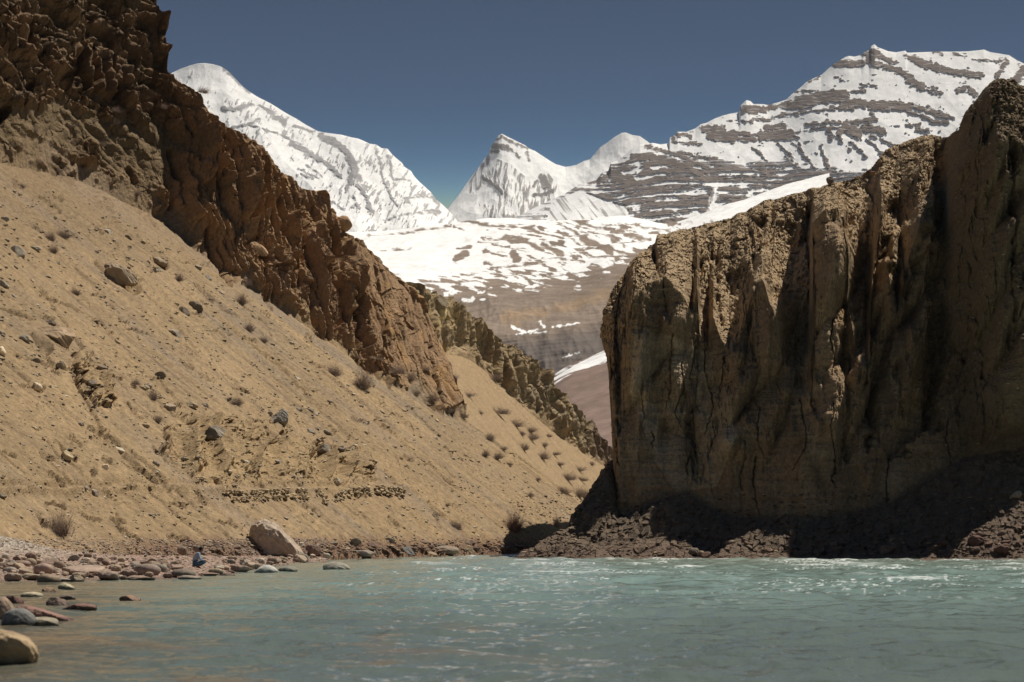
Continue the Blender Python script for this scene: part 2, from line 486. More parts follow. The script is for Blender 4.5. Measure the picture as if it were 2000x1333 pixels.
def rock3(px, py):
    wx = px + 3 * fbm(px / 30, py / 30, 3, 8); wy = py + 4 * fbm(px / 50, py / 30, 3, 9)
    B = [(16, (1452, 213), (1480, 213)), ((14, 9), (1480, 213), (1535, 206)), (20, (1540, 206), (1575, 204)), (24, (1560, 200), (1600, 191), (1648, 188)), (16, (1648, 200), (1690, 203)), (20, (1702, 206), (1740, 207), (1775, 212)),
         (13, (1632, 124), (1665, 124), (1686, 123)), ((14, 8), (1702, 100), (1725, 112), (1748, 124)), ((18, 8), (1700, 118), (1715, 128)), ((10, 12), (1715, 125), (1745, 136), (1775, 150), (1795, 170)), (14, (1775, 160), (1800, 172)), (10, (1684, 106), (1695, 108)),
         (8, (1770, 112), (1790, 125)), (16, (1790, 120), (1830, 136)), (13, (1840, 137), (1880, 145), (1915, 147)), (5, (1820, 101), (1838, 108)), (4, (1862, 105), (1885, 110)), (4, (1900, 116), (1950, 120), (1965, 114)), (9, (1945, 150), (1966, 118)), (16, (1985, 155), (2000, 135)),
         (9, (1870, 180), (1890, 172), (1905, 185)), (20, (1388, 262), (1430, 266)), (13, (1374, 250), (1415, 252)), (12, (1425, 270), (1440, 264)), (9, (1432, 258), (1475, 262)), (8, (1445, 268), (1475, 272)), (22, (1490, 262), (1545, 264)), (9, (1496, 246), (1532, 248)),
         (5, (1314, 264), (1316, 280), (1370, 279)), (7, (1318, 264), (1350, 268)), (3, (1420, 236), (1470, 235)), (5, (1474, 229), (1505, 233), (1525, 226), (1572, 220)), (4, (1575, 219), (1625, 217)), (8, (1625, 212), (1665, 214)),
         (6, (1575, 246), (1612, 244)), (7, (1615, 242), (1640, 243)), (9, (1650, 243), (1668, 240), (1706, 236)), (3, (1556, 258), (1600, 254), (1700, 250)), (22, (1652, 252), (1675, 265)), (10, (1640, 256), (1640, 268)), (12, (1618, 258), (1622, 270)), (18, (1690, 252), (1722, 260)),
         (5, (1770, 246), (1795, 246)), (6, (1790, 252), (1815, 256)), (7, (1700, 219), (1710, 236)), (10, (1775, 206), (1810, 216), (1850, 232)), (6, (1810, 210), (1860, 232)), (7, (1780, 222), (1830, 238), (1850, 240)),
         (7, (1820, 175), (1840, 185)), (4, (1810, 175), (1822, 184)), (4, (1680, 165), (1712, 168)), (5, (1633, 152), (1642, 156)), (4, (1650, 180), (1690, 178)), (4, (1580, 160), (1600, 150)), (4, (1550, 180), (1600, 178)),
         (3, (1470, 285), (1500, 315), (1522, 330)), (4, (1518, 280), (1545, 305), (1562, 330)), (4, (1548, 280), (1575, 310), (1592, 330)), (4, (1552, 262), (1562, 285)), (3, (1523, 240), (1540, 248)), (5, (1602, 286), (1612, 310), (1618, 330)),
         (3, (1640, 275), (1660, 295)), (5, (1660, 280), (1690, 310)), (3, (1690, 275), (1735, 312)), (3, (1535, 305), (1558, 330)), (3, (1700, 270), (1760, 290)), (7, (1330, 300), (1400, 312)),
         (14, (1238, 306), (1280, 312)), ((16, 10), (1290, 312), (1345, 332), (1378, 350)), (8, (1262, 286), (1330, 308), (1390, 330)), (20, (1195, 340), (1230, 350)), (12, (1185, 348), (1170, 352))]
    d = seg_dist(wx, wy, B)
    r = edge(px, py, d + 0.1 + 3.0 * fbm(px / 9, py / 2.4, 3, 70), 6.5, 12, 7, 71, 1.0)
    # thin ledges: horizontal strata low on the face, snow lying on each ledge
    h = py + 0.02 * (px - 1400) + 5 * fbm(px / 160, py / 80, 2, 73) - 12 * sstep(1300, 1150, px)
    lay = fbm(px / 300, h / 5.0, 3, 75) + 0.9 * fbm(px / 38, h / 14, 4, 77) + 0.18 * fbm(px / 9, h / 5, 3, 78)
    low = sstep(312, 345, py + 22 * fbm(px / 60, py / 60, 3, 79) + np.interp(px, [1000, 1180, 1250, 1420, 1600, 1900], [-20, 14, 40, 14, 8, -10]))
    low = low * np.interp(px, [1000, 1090, 1160, 1700, 1900], [0.6, .8, 1, 1, .7])
    r = np.maximum(r, sstep(-0.1, 0.12, lay + 0.22 * low - 0.12 - 0.5 * (1 - low)) * low)
    up = sstep(0.44, 0.6, fbm(px / 22, h / 7, 4, 80) + 0.2 * fbm(px / 6, h / 5, 2, 81) + 0.05)
    r = np.maximum(r, up * 0.9)
    r = r * (1 - .35 * sstep(.15, .3, fbm(px / 24, h / 2.4, 2, 85) - .1))
    fan = edge(px, py, np.where(inpoly(px, py, [(1080, 395), (1130, 372), (1225, 400), (1235, 440), (1060, 450)]), 8., -8.), 6, 20, 20, 82, 4)
    diag = sstep(0.05, 0.3, fbm((px - py * 0.85) / 9, (py + px) / 120, 3, 83))
    r = r * (1 - fan) + fan * diag * 0.7
    gully = edge(px, py, seg_dist(px, py, [((2, 16), (1404, 356), (1396, 382), (1391, 414))]), 8, 10, 10, 84, 4)
    r = r * (1 - gully)
    return np.clip(r, 0, 1) * 0.95, 6 * r * (1 - fan)


mountain("snow_mountain", SIL3, lambda x: np.interp(x, [900, 1300, 2200], [468, 452, 470]), 5400, 4800, 960, 2200, 1500, 460, rock3, 30, 330, (.138, .103, .084), 91)


# snow field and brown bluff below the mountains
def valley():
    us = np.linspace(560, 1620, 1100)
    uu = np.array([560, 700, 850, 1000, 1100, 1200, 1300, 1400, 1500, 1620.])
    def row(y, D):
        y = np.broadcast_to(np.asarray(y, float), uu.shape); D = np.broadcast_to(np.asarray(D, float), uu.shape)
        return uu, W(uu, y, D)
    top = [455, 452, 440, 428, 430, 424, 436, 404, 376, 340]
    rows = [row(960, 700), row([800, 800, 800, 785, 770, 740, 720, 700, 700, 700], 1450),
            row([660, 660, 660, 655, 640, 625, 615, 600, 590, 580], 1540),
            row([610, 610, 610, 605, 590, 570, 555, 540, 530, 520], 1760),
            row([585, 585, 585, 570, 555, 530, 515, 500, 490, 470], 1850), row([520, 518, 512, 500, 490, 478, 472, 448, 425, 400], 2700),
            row(top, 3900), (uu, W(uu, np.array(top) + 15, 4700))]
    P = loft(rows, us, [40, 110, 60, 40, 110, 110, 20])
    px, py = (a.astype(f32) for a in proj(P))
    X, Y, Z = (P[..., i].astype(f32) for i in range(3))
    st = fbm(px / 170, (py + 0.1 * (px - 1000)) / 7, 4, 101)
    cliffz = sstep(610, 640, py + 0.12 * (px - 1000) + 6 * st)
    d = 1.2 * st * cliffz + 5 * cliffz * ridged(X / 22, Z / 60, 3, 118) + 14 * (ridged(X / 90, Z / 160, 5, 103) - .6) * sstep(560, 620, py) + 9 * fbm(X / 130, Y / 300, 5, 104) * sstep(600, 500, py)
    P = P + np.stack([0 * d, -d * cliffz, d * (1 - cliffz)], -1)
    v = fbm(px / 200, py / 6, 4, 105) + .5 * fbm(px / 8, py / 30, 3, 108) * cliffz + .4 * fbm(px / 30, py / 3, 3, 109) + .45 * fbm(px / 5, py / 4, 3, 110)
    c = np.broadcast_to(np.array([.245, .19, .148]), P.shape) * (1 + 0.35 * v)[..., None]
    warm = edge(px, py, seg_dist(px, py, [(20, (985, 625), (1060, 610)), (20, (1090, 600), (1190, 572)), (8, (1000, 640), (1030, 610))]), 14, 30, 8, 106, 8)
    c = mixc(c, [.36, .24, .13], warm * .5)
    dark = sstep(652, 690, py + 0.16 * (px - 1000) + 8 * fbm(px / 60, py / 60, 3, 107))
    c = mixc(c, [.145, .125, .115], dark * .8)
    # snow: everywhere above the bench, broken up by bare streaks
    line = 588 - 0.13 * (px - 850) - 22 * sstep(1150, 1250, px) + 10 * fbm(px / 90, px / 50, 3, 119)
    n1 = fbm((px - 900) / 42, (py - 0.16 * (px - 1000)) / 6.5, 5, 111)
    n2 = fbm(px / 26, py / 11, 5, 112)
    bare = seg_dist(px + 6 * n2, py + 4 * n1, [
        (14, (890, 505), (910, 495)), (6, (895, 485), (918, 480)), (8, (945, 492), (955, 493)), (14, (1002, 495), (1010, 505)), (10, (948, 512), (960, 515)), (5, (888, 443), (905, 448)),
        (8, (985, 462), (1020, 470), (1060, 492)), (9, (1060, 480), (1100, 500)), (4, (900, 432), (960, 440), (1040, 445)), (3, (720, 462), (880, 441)), (3, (745, 488), (800, 482)),
        (9, (1135, 470), (1180, 480)), (8, (1150, 485), (1195, 492)), (5, (1090, 455), (1180, 475)), (4, (1150, 450), (1220, 475)), (3, (1200, 440), (1260, 470)), (6, (1020, 445), (1100, 470)),
        (3, (960, 525), (1060, 515)), (3, (1060, 505), (1140, 512)), (3, (1085, 440), (1130, 455)), (4, (1195, 455), (1270, 465)), (3, (1240, 445), (1310, 455)), (3, (1120, 435), (1200, 450))])
    zone = np.clip(edge(px, py, np.where(inpoly(px, py, [(960, 440), (1120, 428), (1330, 436), (1330, 462), (1170, 500), (1060, 512), (960, 500), (930, 470)]), 10., -10.), 14, 40, 14, 113, 8), 0, 1)
    ramp = inpoly(px, py, [(1500, 370), (1465, 385), (1395, 425), (1290, 470), (1200, 497), (1130, 515), (1150, 530), (1330, 500), (1640, 420), (1640, 340)])
    rk = np.maximum(edge(px, py, bare, 4, 16, 5, 114, 1.5), sstep(0.05, .2, n1 * 1.2 + 0.5 * n2 - 0.05) * zone)
    rk = rk * (1 - ramp)
    rk = np.maximum(rk, 0.9 * edge(px, py, seg_dist(px, py, [(2.5, (1150, 505), (1240, 495), (1330, 475)), (2, (1060, 540), (1180, 522), (1260, 500))]), 3, 20, 4, 116, 1))
    low = sstep(-34, 6, py - line)
    tl_ = (py - line + 78) / 90
    rk = np.maximum(rk, sstep(-.06, .08, .95 * n1 + .6 * n2 + 1.05 * (tl_ - .55)) * sstep(0, .25, tl_))
    rk = np.maximum(rk, 0 * sstep(-0.22, 0.0, n1 + 0.5 * n2 + 1.35 * low - 1.05 + 0.45 * sstep(-75, -20, py - line)) * sstep(-80, -45, py - line))
    patch = edge(px, py, seg_dist(px, py, [(5, (1000, 640), (1025, 650)), (4, (1010, 655), (1050, 645)), (5, (1055, 630), (1062, 640)), (3, (1080, 640), (1130, 632)), (3, (1035, 652), (1065, 650)),
                                        (6, (905, 585), (925, 583)), (4, (935, 573), (945, 572)), (8, (1030, 560), (1050, 556)), (5, (870, 575), (890, 572)), (2, (1100, 700), (1130, 690))]), 5, 9, 5, 117, 1)
    sn = np.maximum(1 - rk, patch)
    sn = np.where(py > line + 12, patch, sn)
    c = c * (1 - sn[..., None]) + SNOW * sn[..., None]
    terrain("valley_hills", P, M_mid, c, keep=False)


valley()


def side_hill():
    us = np.linspace(1020, 1500, 420)
    sx = np.array([1020, 1060, 1085, 1120, 1150, 1190, 1250, 1350, 1500.]); sy = np.array([770, 745, 726, 706, 694, 677, 650, 600, 540.])
    rows = [(sx, W(sx, np.full(9, 960), 480)), (sx, W(sx, 0.5 * sy + 430, 640)), (sx, W(sx, sy, 900)), (sx, W(sx, sy + 40, 1100))]
    P = loft(rows, us, [60, 160, 20])
    px, py = (a.astype(f32) for a in proj(P))
    d = 4 * fbm(P[..., 0] / 60, P[..., 1] / 120, 5, 121)
    P[..., 2] += d
    ys = np.interp(px, sx, sy)
    st = fbm(px / 120, (py + .55 * px) / 7, 4, 122)
    c = np.broadcast_to(np.array([.235, .165, .135]), P.shape) * (1 + .18 * st + 0.1 * fbm(px / 20, py / 9, 3, 124))[..., None]
    sn = np.maximum(sstep(0, 5, 14 - np.abs(py - ys - 12) + 14 * st + 5 * fbm(px / 14, py / 5, 3, 123)), sstep(0, 3, 3 - np.abs(py - ys - 33 + 0.12 * (px - 1100)) + 7 * st))
    sn = sn * sstep(48, 36, py - ys) * (py - ys > -40)
    c = mixc(c, SNOW, sn)
    terrain("hillside", P, M_mid, c, keep=False)


side_hill()

# ------------------------------------------------------------------ near left slope
T1 = lambda px, py, k=45.0: k / (.2203 - .6854 * (np.asarray(px, float) - 1000) / F - (YH - np.asarray(py, float)) / F)
BASE = lambda px, z, k=43.4: (k + z) / (.2203 - .6854 * (np.asarray(px, float) - 1000) / F)


def atz(px, z, D):
    px, z, D = np.broadcast_arrays(np.asarray(px, float), np.asarray(z, float), np.asarray(D, float))
    return np.stack([(px - 1000) / F * D, D, z], -1)


def rowf(pts):
    return np.array([p[0] for p in pts], float), np.array([p[1] for p in pts], float)


def left_slope():
    us = np.concatenate([np.linspace(-420, 0, 180, endpoint=False), np.linspace(0, 1180, 1080)])
    ub = np.linspace(-420, 1180, 40)
    bx, by = rowf([(-420, 150), (0, 318), (100, 340), (180, 362), (250, 400), (330, 440), (400, 500), (480, 560), (560, 612), (640, 668), (700, 708), (760, 748), (820, 778), (870, 806), (905, 829), (960, 864), (1028, 908), (1080, 945), (1130, 988), (1180, 1040)])
    cx, cy = rowf([(-420, -420), (0, -300), (200, -220), (292, -120), (300, -20), (306, 10), (313, 45), (318, 75), (317.5, 110), (322, 138), (336, 146), (350, 158), (368, 172), (385, 186), (398, 203), (412, 222), (424, 232), (433, 236), (447, 246), (462, 258), (477, 270), (492, 280), (500, 291),
                   (515, 296), (528, 297), (538, 312), (548, 330), (562, 340), (578, 352), (592, 366), (606, 372), (625, 378), (636, 392), (640, 408), (652, 418), (664, 424), (676, 456), (690, 466), (705, 470), (722, 484), (738, 500), (752, 515), (766, 532), (778, 545), (790, 556), (803, 566), (822, 585), (840, 625), (858, 668), (874, 705),
                   (888, 750), (900, 795), (912, 826), (960, 857), (1028, 902), (1080, 940), (1130, 983), (1180, 1036)])
    cx = np.maximum.accumulate(cx + np.arange(len(cx)) * 1e-4)
    yb = lambda x: np.interp(x, bx, by)
    yb_c = yb(cx)
    Dc = T1(cx, yb_c) + np.clip((yb_c - cy) * 0.05 / 2.1, 0, 40) + 0.4 + np.clip((cx - 450) * .03, 0, 12) * np.clip((920 - cx) / 60, 0, 1)
    cr = W(cx, cy, Dc)
    rows = [(ub, atz(ub, -3.0, BASE(ub, -3.4))), (ub, atz(ub, 0.2, BASE(ub, 0.2))), (ub, W(ub, yb(ub), T1(ub, yb(ub)))), (cx, cr), (cx, cr + np.array([-4, 26, 3.0]))]
    R = []
    for i, (u, p) in enumerate(rows):
        R.append(np.stack([np.interp(us, u, p[:, k]) for k in range(3)], -1))
    out = []
    for i, n in enumerate((20, 420, 400, 30)):
        t = np.linspace(0, 1, n, endpoint=False)[:, None, None]
        out.append(R[i][None] * (1 - t) + R[i + 1][None] * t)
    out.append(R[-1][None])
    P = np.concatenate(out, 0)
    vv = np.concatenate([np.linspace(i, i + 1, n, endpoint=False) for i, n in enumerate((20, 420, 400, 30))] + [[4.0]])[:, None]
    px, py = (a.astype(f32) for a in proj(P))
    X, Y, Z = (P[..., i].astype(f32) for i in range(3))
    lat = X + 0.25 * Y                                    # metres along the face
    strike = .306 * X + .952 * Y                          # along the contour
    fallx = -(.952 * X - .306 * Y)
    # rock zone: above the talus line, ragged
    ragged = 1.1 * fbm(lat / 4, Z / 4, 4, 201) + 0.6 * fbm(lat / 1.2, Z / 2, 3, 202)
    hb = (yb(px) - py) * 0.0468                            # height above the talus line in metres
    rock = sstep(-0.3, 1.2 + 2 * sstep(480, 300, px), hb + (3.0 + 2.4 * sstep(520, 300, px)) * ragged) * sstep(925, 880, px + 14 * ragged)
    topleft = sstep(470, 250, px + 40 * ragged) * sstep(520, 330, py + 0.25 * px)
    soil = sstep(-0.05, 0.25, fbm(lat / 7, Z / 6, 4, 203) - 0.3 + 0.5 * sstep(480, 250, px + 30 * ragged) * sstep(90, 240, py)) * rock * sstep(600, 380, px)
    smoothface = sstep(-6, 10, np.where(inpoly(px, py, [(690, 465), (760, 530), (860, 640), (900, 800), (860, 800), (800, 770), (745, 700), (700, 590), (670, 480)]), 8., -8.) + 8 * ragged)
    # --- relief
    q = lat + .12 * Z                                        # joints lean a little
    q2 = q + .8 * fbm(lat / 5, Z / 5, 3, 209)
    bil = lambda x, y, sd: np.abs(perlin(x, y, sd)) * 1.7
    qa = q2
    fins = 1.7 * bil(qa / 3.3, Z / 16, 211) + 1.15 * bil(qa / 1.35, Z / 10, 212) + .6 * bil(qa / .6, Z / 5, 213)
    chop, e1 = facets(q2 / 1.6, Z / 2.6 + .2 * lat, 214, 1.5)
    sml, e3 = facets(lat / .55, Z / .9, 215, 1.6)
    tiny, e4 = facets(lat / .22, Z / .3, 216, 1.6)
    crev = np.clip(1 - bil(qa / 1.35, Z / 10, 212) / .12, 0, 1)
    col_rel = fins - 1.3 + .55 * chop + .32 * sml + .12 * tiny + .8 * fbm(lat / 6, Z / 6, 3, 210)
    sa, sb = lat * .8 - Z * .6, lat * .6 + Z * .8             # beds dipping to the right
    blocky = (1.5 * bil(sa / 7, sb / 2.6, 217) + .9 * bil(sa / 2.2, sb / 1.1, 218) + 1.6 * fbm(lat / 6, Z / 5, 4, 219)
              + .5 * facets(lat / 1.1, Z / .9, 206, 1.8)[0] + .22 * sml + .14 * tiny - .6)
    fins2 = inpoly(px, py, [(130, 90), (250, 80), (270, 175), (200, 190), (130, 180)])
    blocky = np.where(fins2, .5 * blocky + 1.3 * bil(lat / 1.1, Z / 9, 207), blocky)
    rr = col_rel * (1 - topleft) + blocky * topleft
    rr = rr * (1 - 0.66 * smoothface) * (1 - .72 * soil)
    # named clefts, buttress edges and the deep shaded slots between the pillars
    cl = seg_dist(px + 5 * fbm(px / 15, py / 25, 3, 220), py, [
        ((8, 14), (657, 470), (655, 530), (660, 585), (668, 625)), ((4, 7), (733, 520), (742, 560), (752, 610), (755, 650)), ((4, 8), (752, 655), (758, 690), (768, 705)), ((3, 6), (836, 640), (842, 690), (850, 740), (862, 792)), ((6, 12), (700, 615), (706, 650), (718, 672)),
        ((12, 22), (512, 305), (515, 350), (520, 400)), ((8, 16), (548, 330), (552, 390), (558, 450)), ((16, 10), (440, 335), (438, 385)), ((4, 3), (407, 240), (408, 290), (412, 330)), ((5, 4), (447, 262), (450, 300), (440, 340)), ((10, 16), (500, 350), (495, 420)),
        ((5, 8), (600, 480), (610, 520)), ((6, 10), (630, 500), (638, 550)), ((6, 4), (580, 580), (590, 615)), ((14, 24), (155, 95), (150, 150), (160, 170)), ((5, 8), (180, 90), (182, 160)), ((5, 8), (212, 85), (215, 160)), ((18, 24), (222, 175), (225, 210)), ((10, 14), (60, 40), (62, 90)),
        ((3, 4), (297, 40), (300, 115)), ((8, 14), (365, 240), (375, 262)), ((12, 16), (60, 165), (58, 185)), ((20, 16), (10, 215), (0, 235)), ((14, 20), (330, 300), (350, 350)), ((9, 12), (250, 330), (262, 355))])
    cleft = sstep(-1.5, 4, cl)
    rr = rr - 2.3 * cleft
    bt = seg_dist(px, py, [(26, (678, 480), (680, 540), (684, 600)), (30, (398, 262), (405, 310), (402, 345)), (22, (478, 360), (476, 420)), (30, (303, 50), (305, 110)), (18, (575, 420), (580, 500)), (20, (620, 440), (625, 520))])
    rr = rr + 1.3 * sstep(0, 7, bt)
    # talus: shallow rills down the fall line, patches of rubble, the earth pillars and the footpath
    rill = seg_dist(px + 4 * fbm(px / 25, py / 25, 3, 221), py + 4 * fbm(px / 25, py / 25, 3, 222), [
        (5, (390, 589), (470, 655), (559, 727), (615, 787), (698, 866)), (6, (145, 735), (200, 840), (260, 900), (330, 960)), (4, (230, 520), (330, 620), (380, 680)), (3, (640, 640), (760, 760), (860, 850)), (4, (80, 560), (160, 680)), (4, (120, 590), (180, 620)), (3, (480, 600), (600, 700), (720, 800)), (3, (700, 780), (800, 880), (900, 960)), (5, (840, 980), (860, 1030))])
    rr_ = random.Random(5)
    extra = []
    for _ in range(46):
        x, y, L = rr_.uniform(-60, 850), rr_.uniform(380, 980), rr_.uniform(60, 260)
        if y < np.interp(x, bx, by) + 10: continue
        k = rr_.uniform(.74, .9)
        extra.append(((rr_.uniform(1, 3), rr_.uniform(1.5, 5)), (x, y), (x + .5 * L, y + .5 * L * k + rr_.uniform(-5, 5)), (x + L, y + L * k)))
    rill2 = sstep(-2.5, 2.5, seg_dist(px + 5 * fbm(px / 25, py / 25, 3, 223), py + 5 * fbm(px / 25, py / 25, 3, 224), extra)) * sstep(-.25, .2, fbm(strike / 3, fallx / 6, 3, 225))
    rill = np.maximum(rill, -99)
    tal = -0.26 * rill2 + 0.28 * fbm(strike / 5, fallx / 16, 4, 231) + 0.13 * fbm(strike / .9, fallx / 12, 4, 232) + .05 * fbm(lat / .35, Z / .35, 3, 233) - 0.35 * sstep(-2, 3, rill)
    slump = fbm(lat / 6, Z / 3, 4, 236)
    tal = tal + .10 * sstep(-.1, .4, slump) * facets(lat / .9, Z / .7, 267, 1.5)[0] + .08 * sstep(0.1, .5, slump) * fbm(lat / .8, Z / .8, 4, 237)
    hood = softpoly(px, py, [(318, 845), (360, 815), (430, 825), (480, 835), (560, 850), (640, 870), (720, 895), (740, 920), (690, 935), (600, 940), (480, 945), (380, 940), (340, 900)], 45, 40, 40, 30, 238)
    hood2 = softpoly(px, py, [(135, 700), (170, 690), (205, 730), (215, 790), (190, 790), (160, 760)], 25, 25, 25, 25, 245)
    hood = np.maximum(hood, hood2)
    ribs = np.abs(perlin(px / 44 + .4 * fbm(px / 40, py / 40, 2, 240), py / 260, 241)) * 2.2
    hb_, e7 = facets(lat / .5, Z / .5, 242, 1.6)
    lump, e8 = facets(lat / 1.3, Z / 1.7, 243, 1.2)
    tal = tal + hood * (1.5 * (0.75 - np.minimum(ribs, 1.4)) * sstep(950, 905, py) + 0.16 * hb_ + .25 * lump + .08 * facets(lat / .22, Z / .22, 244)[0])
    pw = 951 + 3 * np.sin(px / 70) + 0.0 * px
    onp = sstep(470, 420, px) * sstep(-80, -20, px)
    bench = np.exp(-((py - pw - 7) / 7) ** 2) - .8 * np.exp(-((py - pw + 7) / 6) ** 2)
    tal = tal + 0.32 * bench * (onp + .7 * (px > 440) * sstep(840, 800, px))
    foot = sstep(1.2, 0.2, Z)                              # bouldery red toe of the slope
    fb, _ = facets(lat / .7, Y / .9, 246, 1.4)
    tal = tal + foot * (.35 * fb + .25 * fbm(lat / 2, Y / 2, 3, 247))
    cut = seg_dist(px, py, [((10, 30), (190, 515), (225, 545), (262, 562)), ((4, 10), (297, 505), (325, 520)), ((8, 26), (66, 655), (90, 680)), ((3, 8), (0, 600), (60, 620))])
    tal = tal - 0.7 * sstep(-3, 6, cut)
    lr = random.Random(17)
    led = []
    for _ in range(150):
        x, y = lr.uniform(0, 900), lr.uniform(380, 1045)
        if y < np.interp(x, bx, by) + 25: continue
        L, an = lr.uniform(8, 46), math.radians(lr.uniform(8, 48))
        led.append(((lr.uniform(2, 4), lr.uniform(3, 9)), (x, y), (x + .5 * L * math.cos(an), y + .5 * L * math.sin(an) + lr.uniform(-4, 4)), (x + L * math.cos(an), y + L * math.sin(an))))
    ledg = sstep(-2.5, 4, seg_dist(px + 5 * fbm(px / 12, py / 12, 3, 268), py + 5 * fbm(px / 12, py / 12, 3, 269), led))
    tal = tal - .42 * ledg
    fade_c = np.where(vv > 3, np.clip(1 - (vv - 3) * 3, 0.25, 1), 1) * np.where(vv <= 3, 0.45 + 0.55 * np.clip((3 - vv) * 7, 0, 1), 0.45)
    d = rr * rock * fade_c + tal * (1 - rock)
    d = np.where(vv < 0.9, d * 0.3, d)
    nrm = np.array([.62, -.74, .25])
    hz = np.maximum(rock, .85 * hood)
    dirn = nrm[None, None] * hz[..., None] + np.array([.5, -.25, .8])[None, None] * (1 - hz[..., None])
    P = P + dirn * d[..., None]
    # --- colour of the materials, darker in rills, crevices and towards the top left
    n1 = fbm(lat / 9, Z / 9, 4, 251); n2 = fbm(strike / .9, fallx / 24, 5, 252, .62); n3 = fbm(lat / 1.2, Z / 1.2, 3, 253)
    c = np.broadcast_to(np.array([.335, .252, .155]), P.shape) * (1 + .26 * n1 + .26 * n2 + .12 * n3)[..., None]
    grey = sstep(-.1, .5, fbm(strike / 4, fallx / 18, 4, 254) + .35 * sstep(350, 450, px) * sstep(720, 560, py - 0.35 * (px - 400)) - .15)
    c = mixc(c, [.26, .215, .165], grey * .8)
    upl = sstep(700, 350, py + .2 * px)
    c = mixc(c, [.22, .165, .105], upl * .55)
    drag = sstep(.72, .92, ridged((strike + .5 * fbm(lat / 4, Z / 4, 2, 256)) / 2.4, fallx / 40, 3, 257)) * sstep(-.2, .3, fbm(strike / 7, fallx / 12, 3, 258))
    c = mixc(c, [.19, .145, .105], drag * .7)
    c = mixc(c, [.235, .175, .12], rill2 * .5)
    peb = fbm(lat / .45, Z / .4, 3, 265)
    c = c * (1 + .35 * peb * sstep(-.2, .3, fbm(lat / 5, Z / 4, 3, 266)))[..., None]
    c = mixc(c, [.29, .23, .17], sstep(.05, .4, fbm(strike / 11, fallx / 30, 3, 259)) * .6)
    c = mixc(c, [.43, .325, .18], hood * .3)
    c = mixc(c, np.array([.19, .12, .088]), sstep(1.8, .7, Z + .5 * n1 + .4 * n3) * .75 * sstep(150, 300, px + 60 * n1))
    c = mixc(c, np.array([.42, .335, .225]), onp * np.exp(-((py - pw) / 4) ** 2) * .5)
    rc = np.broadcast_to(np.array([.345, .235, .145]), P.shape) * (1 + .35 * fbm(lat / 2.4, Z / 6, 4, 261) + .25 * n3)[..., None]
    rc = mixc(rc, [.36, .24, .135], sstep(0, .5, fbm(lat / 4, Z / 4, 3, 262) + .15) * .7)
    rc = mixc(rc, [.30, .205, .13], smoothface * .6)
    rc = mixc(rc, [.40, .26, .13], smoothface * sstep(.1, .45, fbm(lat / 2.5, Z / 3, 3, 263) + sstep(620, 780, py) * .3 - .05) * .8)
    rc = mixc(rc, [.34, .245, .15], sstep(3.4, .3, hb + 2.6 * ragged) * sstep(380, 480, px) * .75)
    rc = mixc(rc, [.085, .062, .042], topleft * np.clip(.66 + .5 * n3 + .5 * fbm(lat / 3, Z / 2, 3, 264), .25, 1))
    rc = mixc(rc, np.array([.19, .145, .088]), soil * .85)
    rc = rc * (1 - .3 * np.clip(crev, 0, 1) * (1 - topleft))[..., None]
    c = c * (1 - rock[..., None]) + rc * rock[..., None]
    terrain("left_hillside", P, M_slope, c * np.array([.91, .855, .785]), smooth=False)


left_slope()


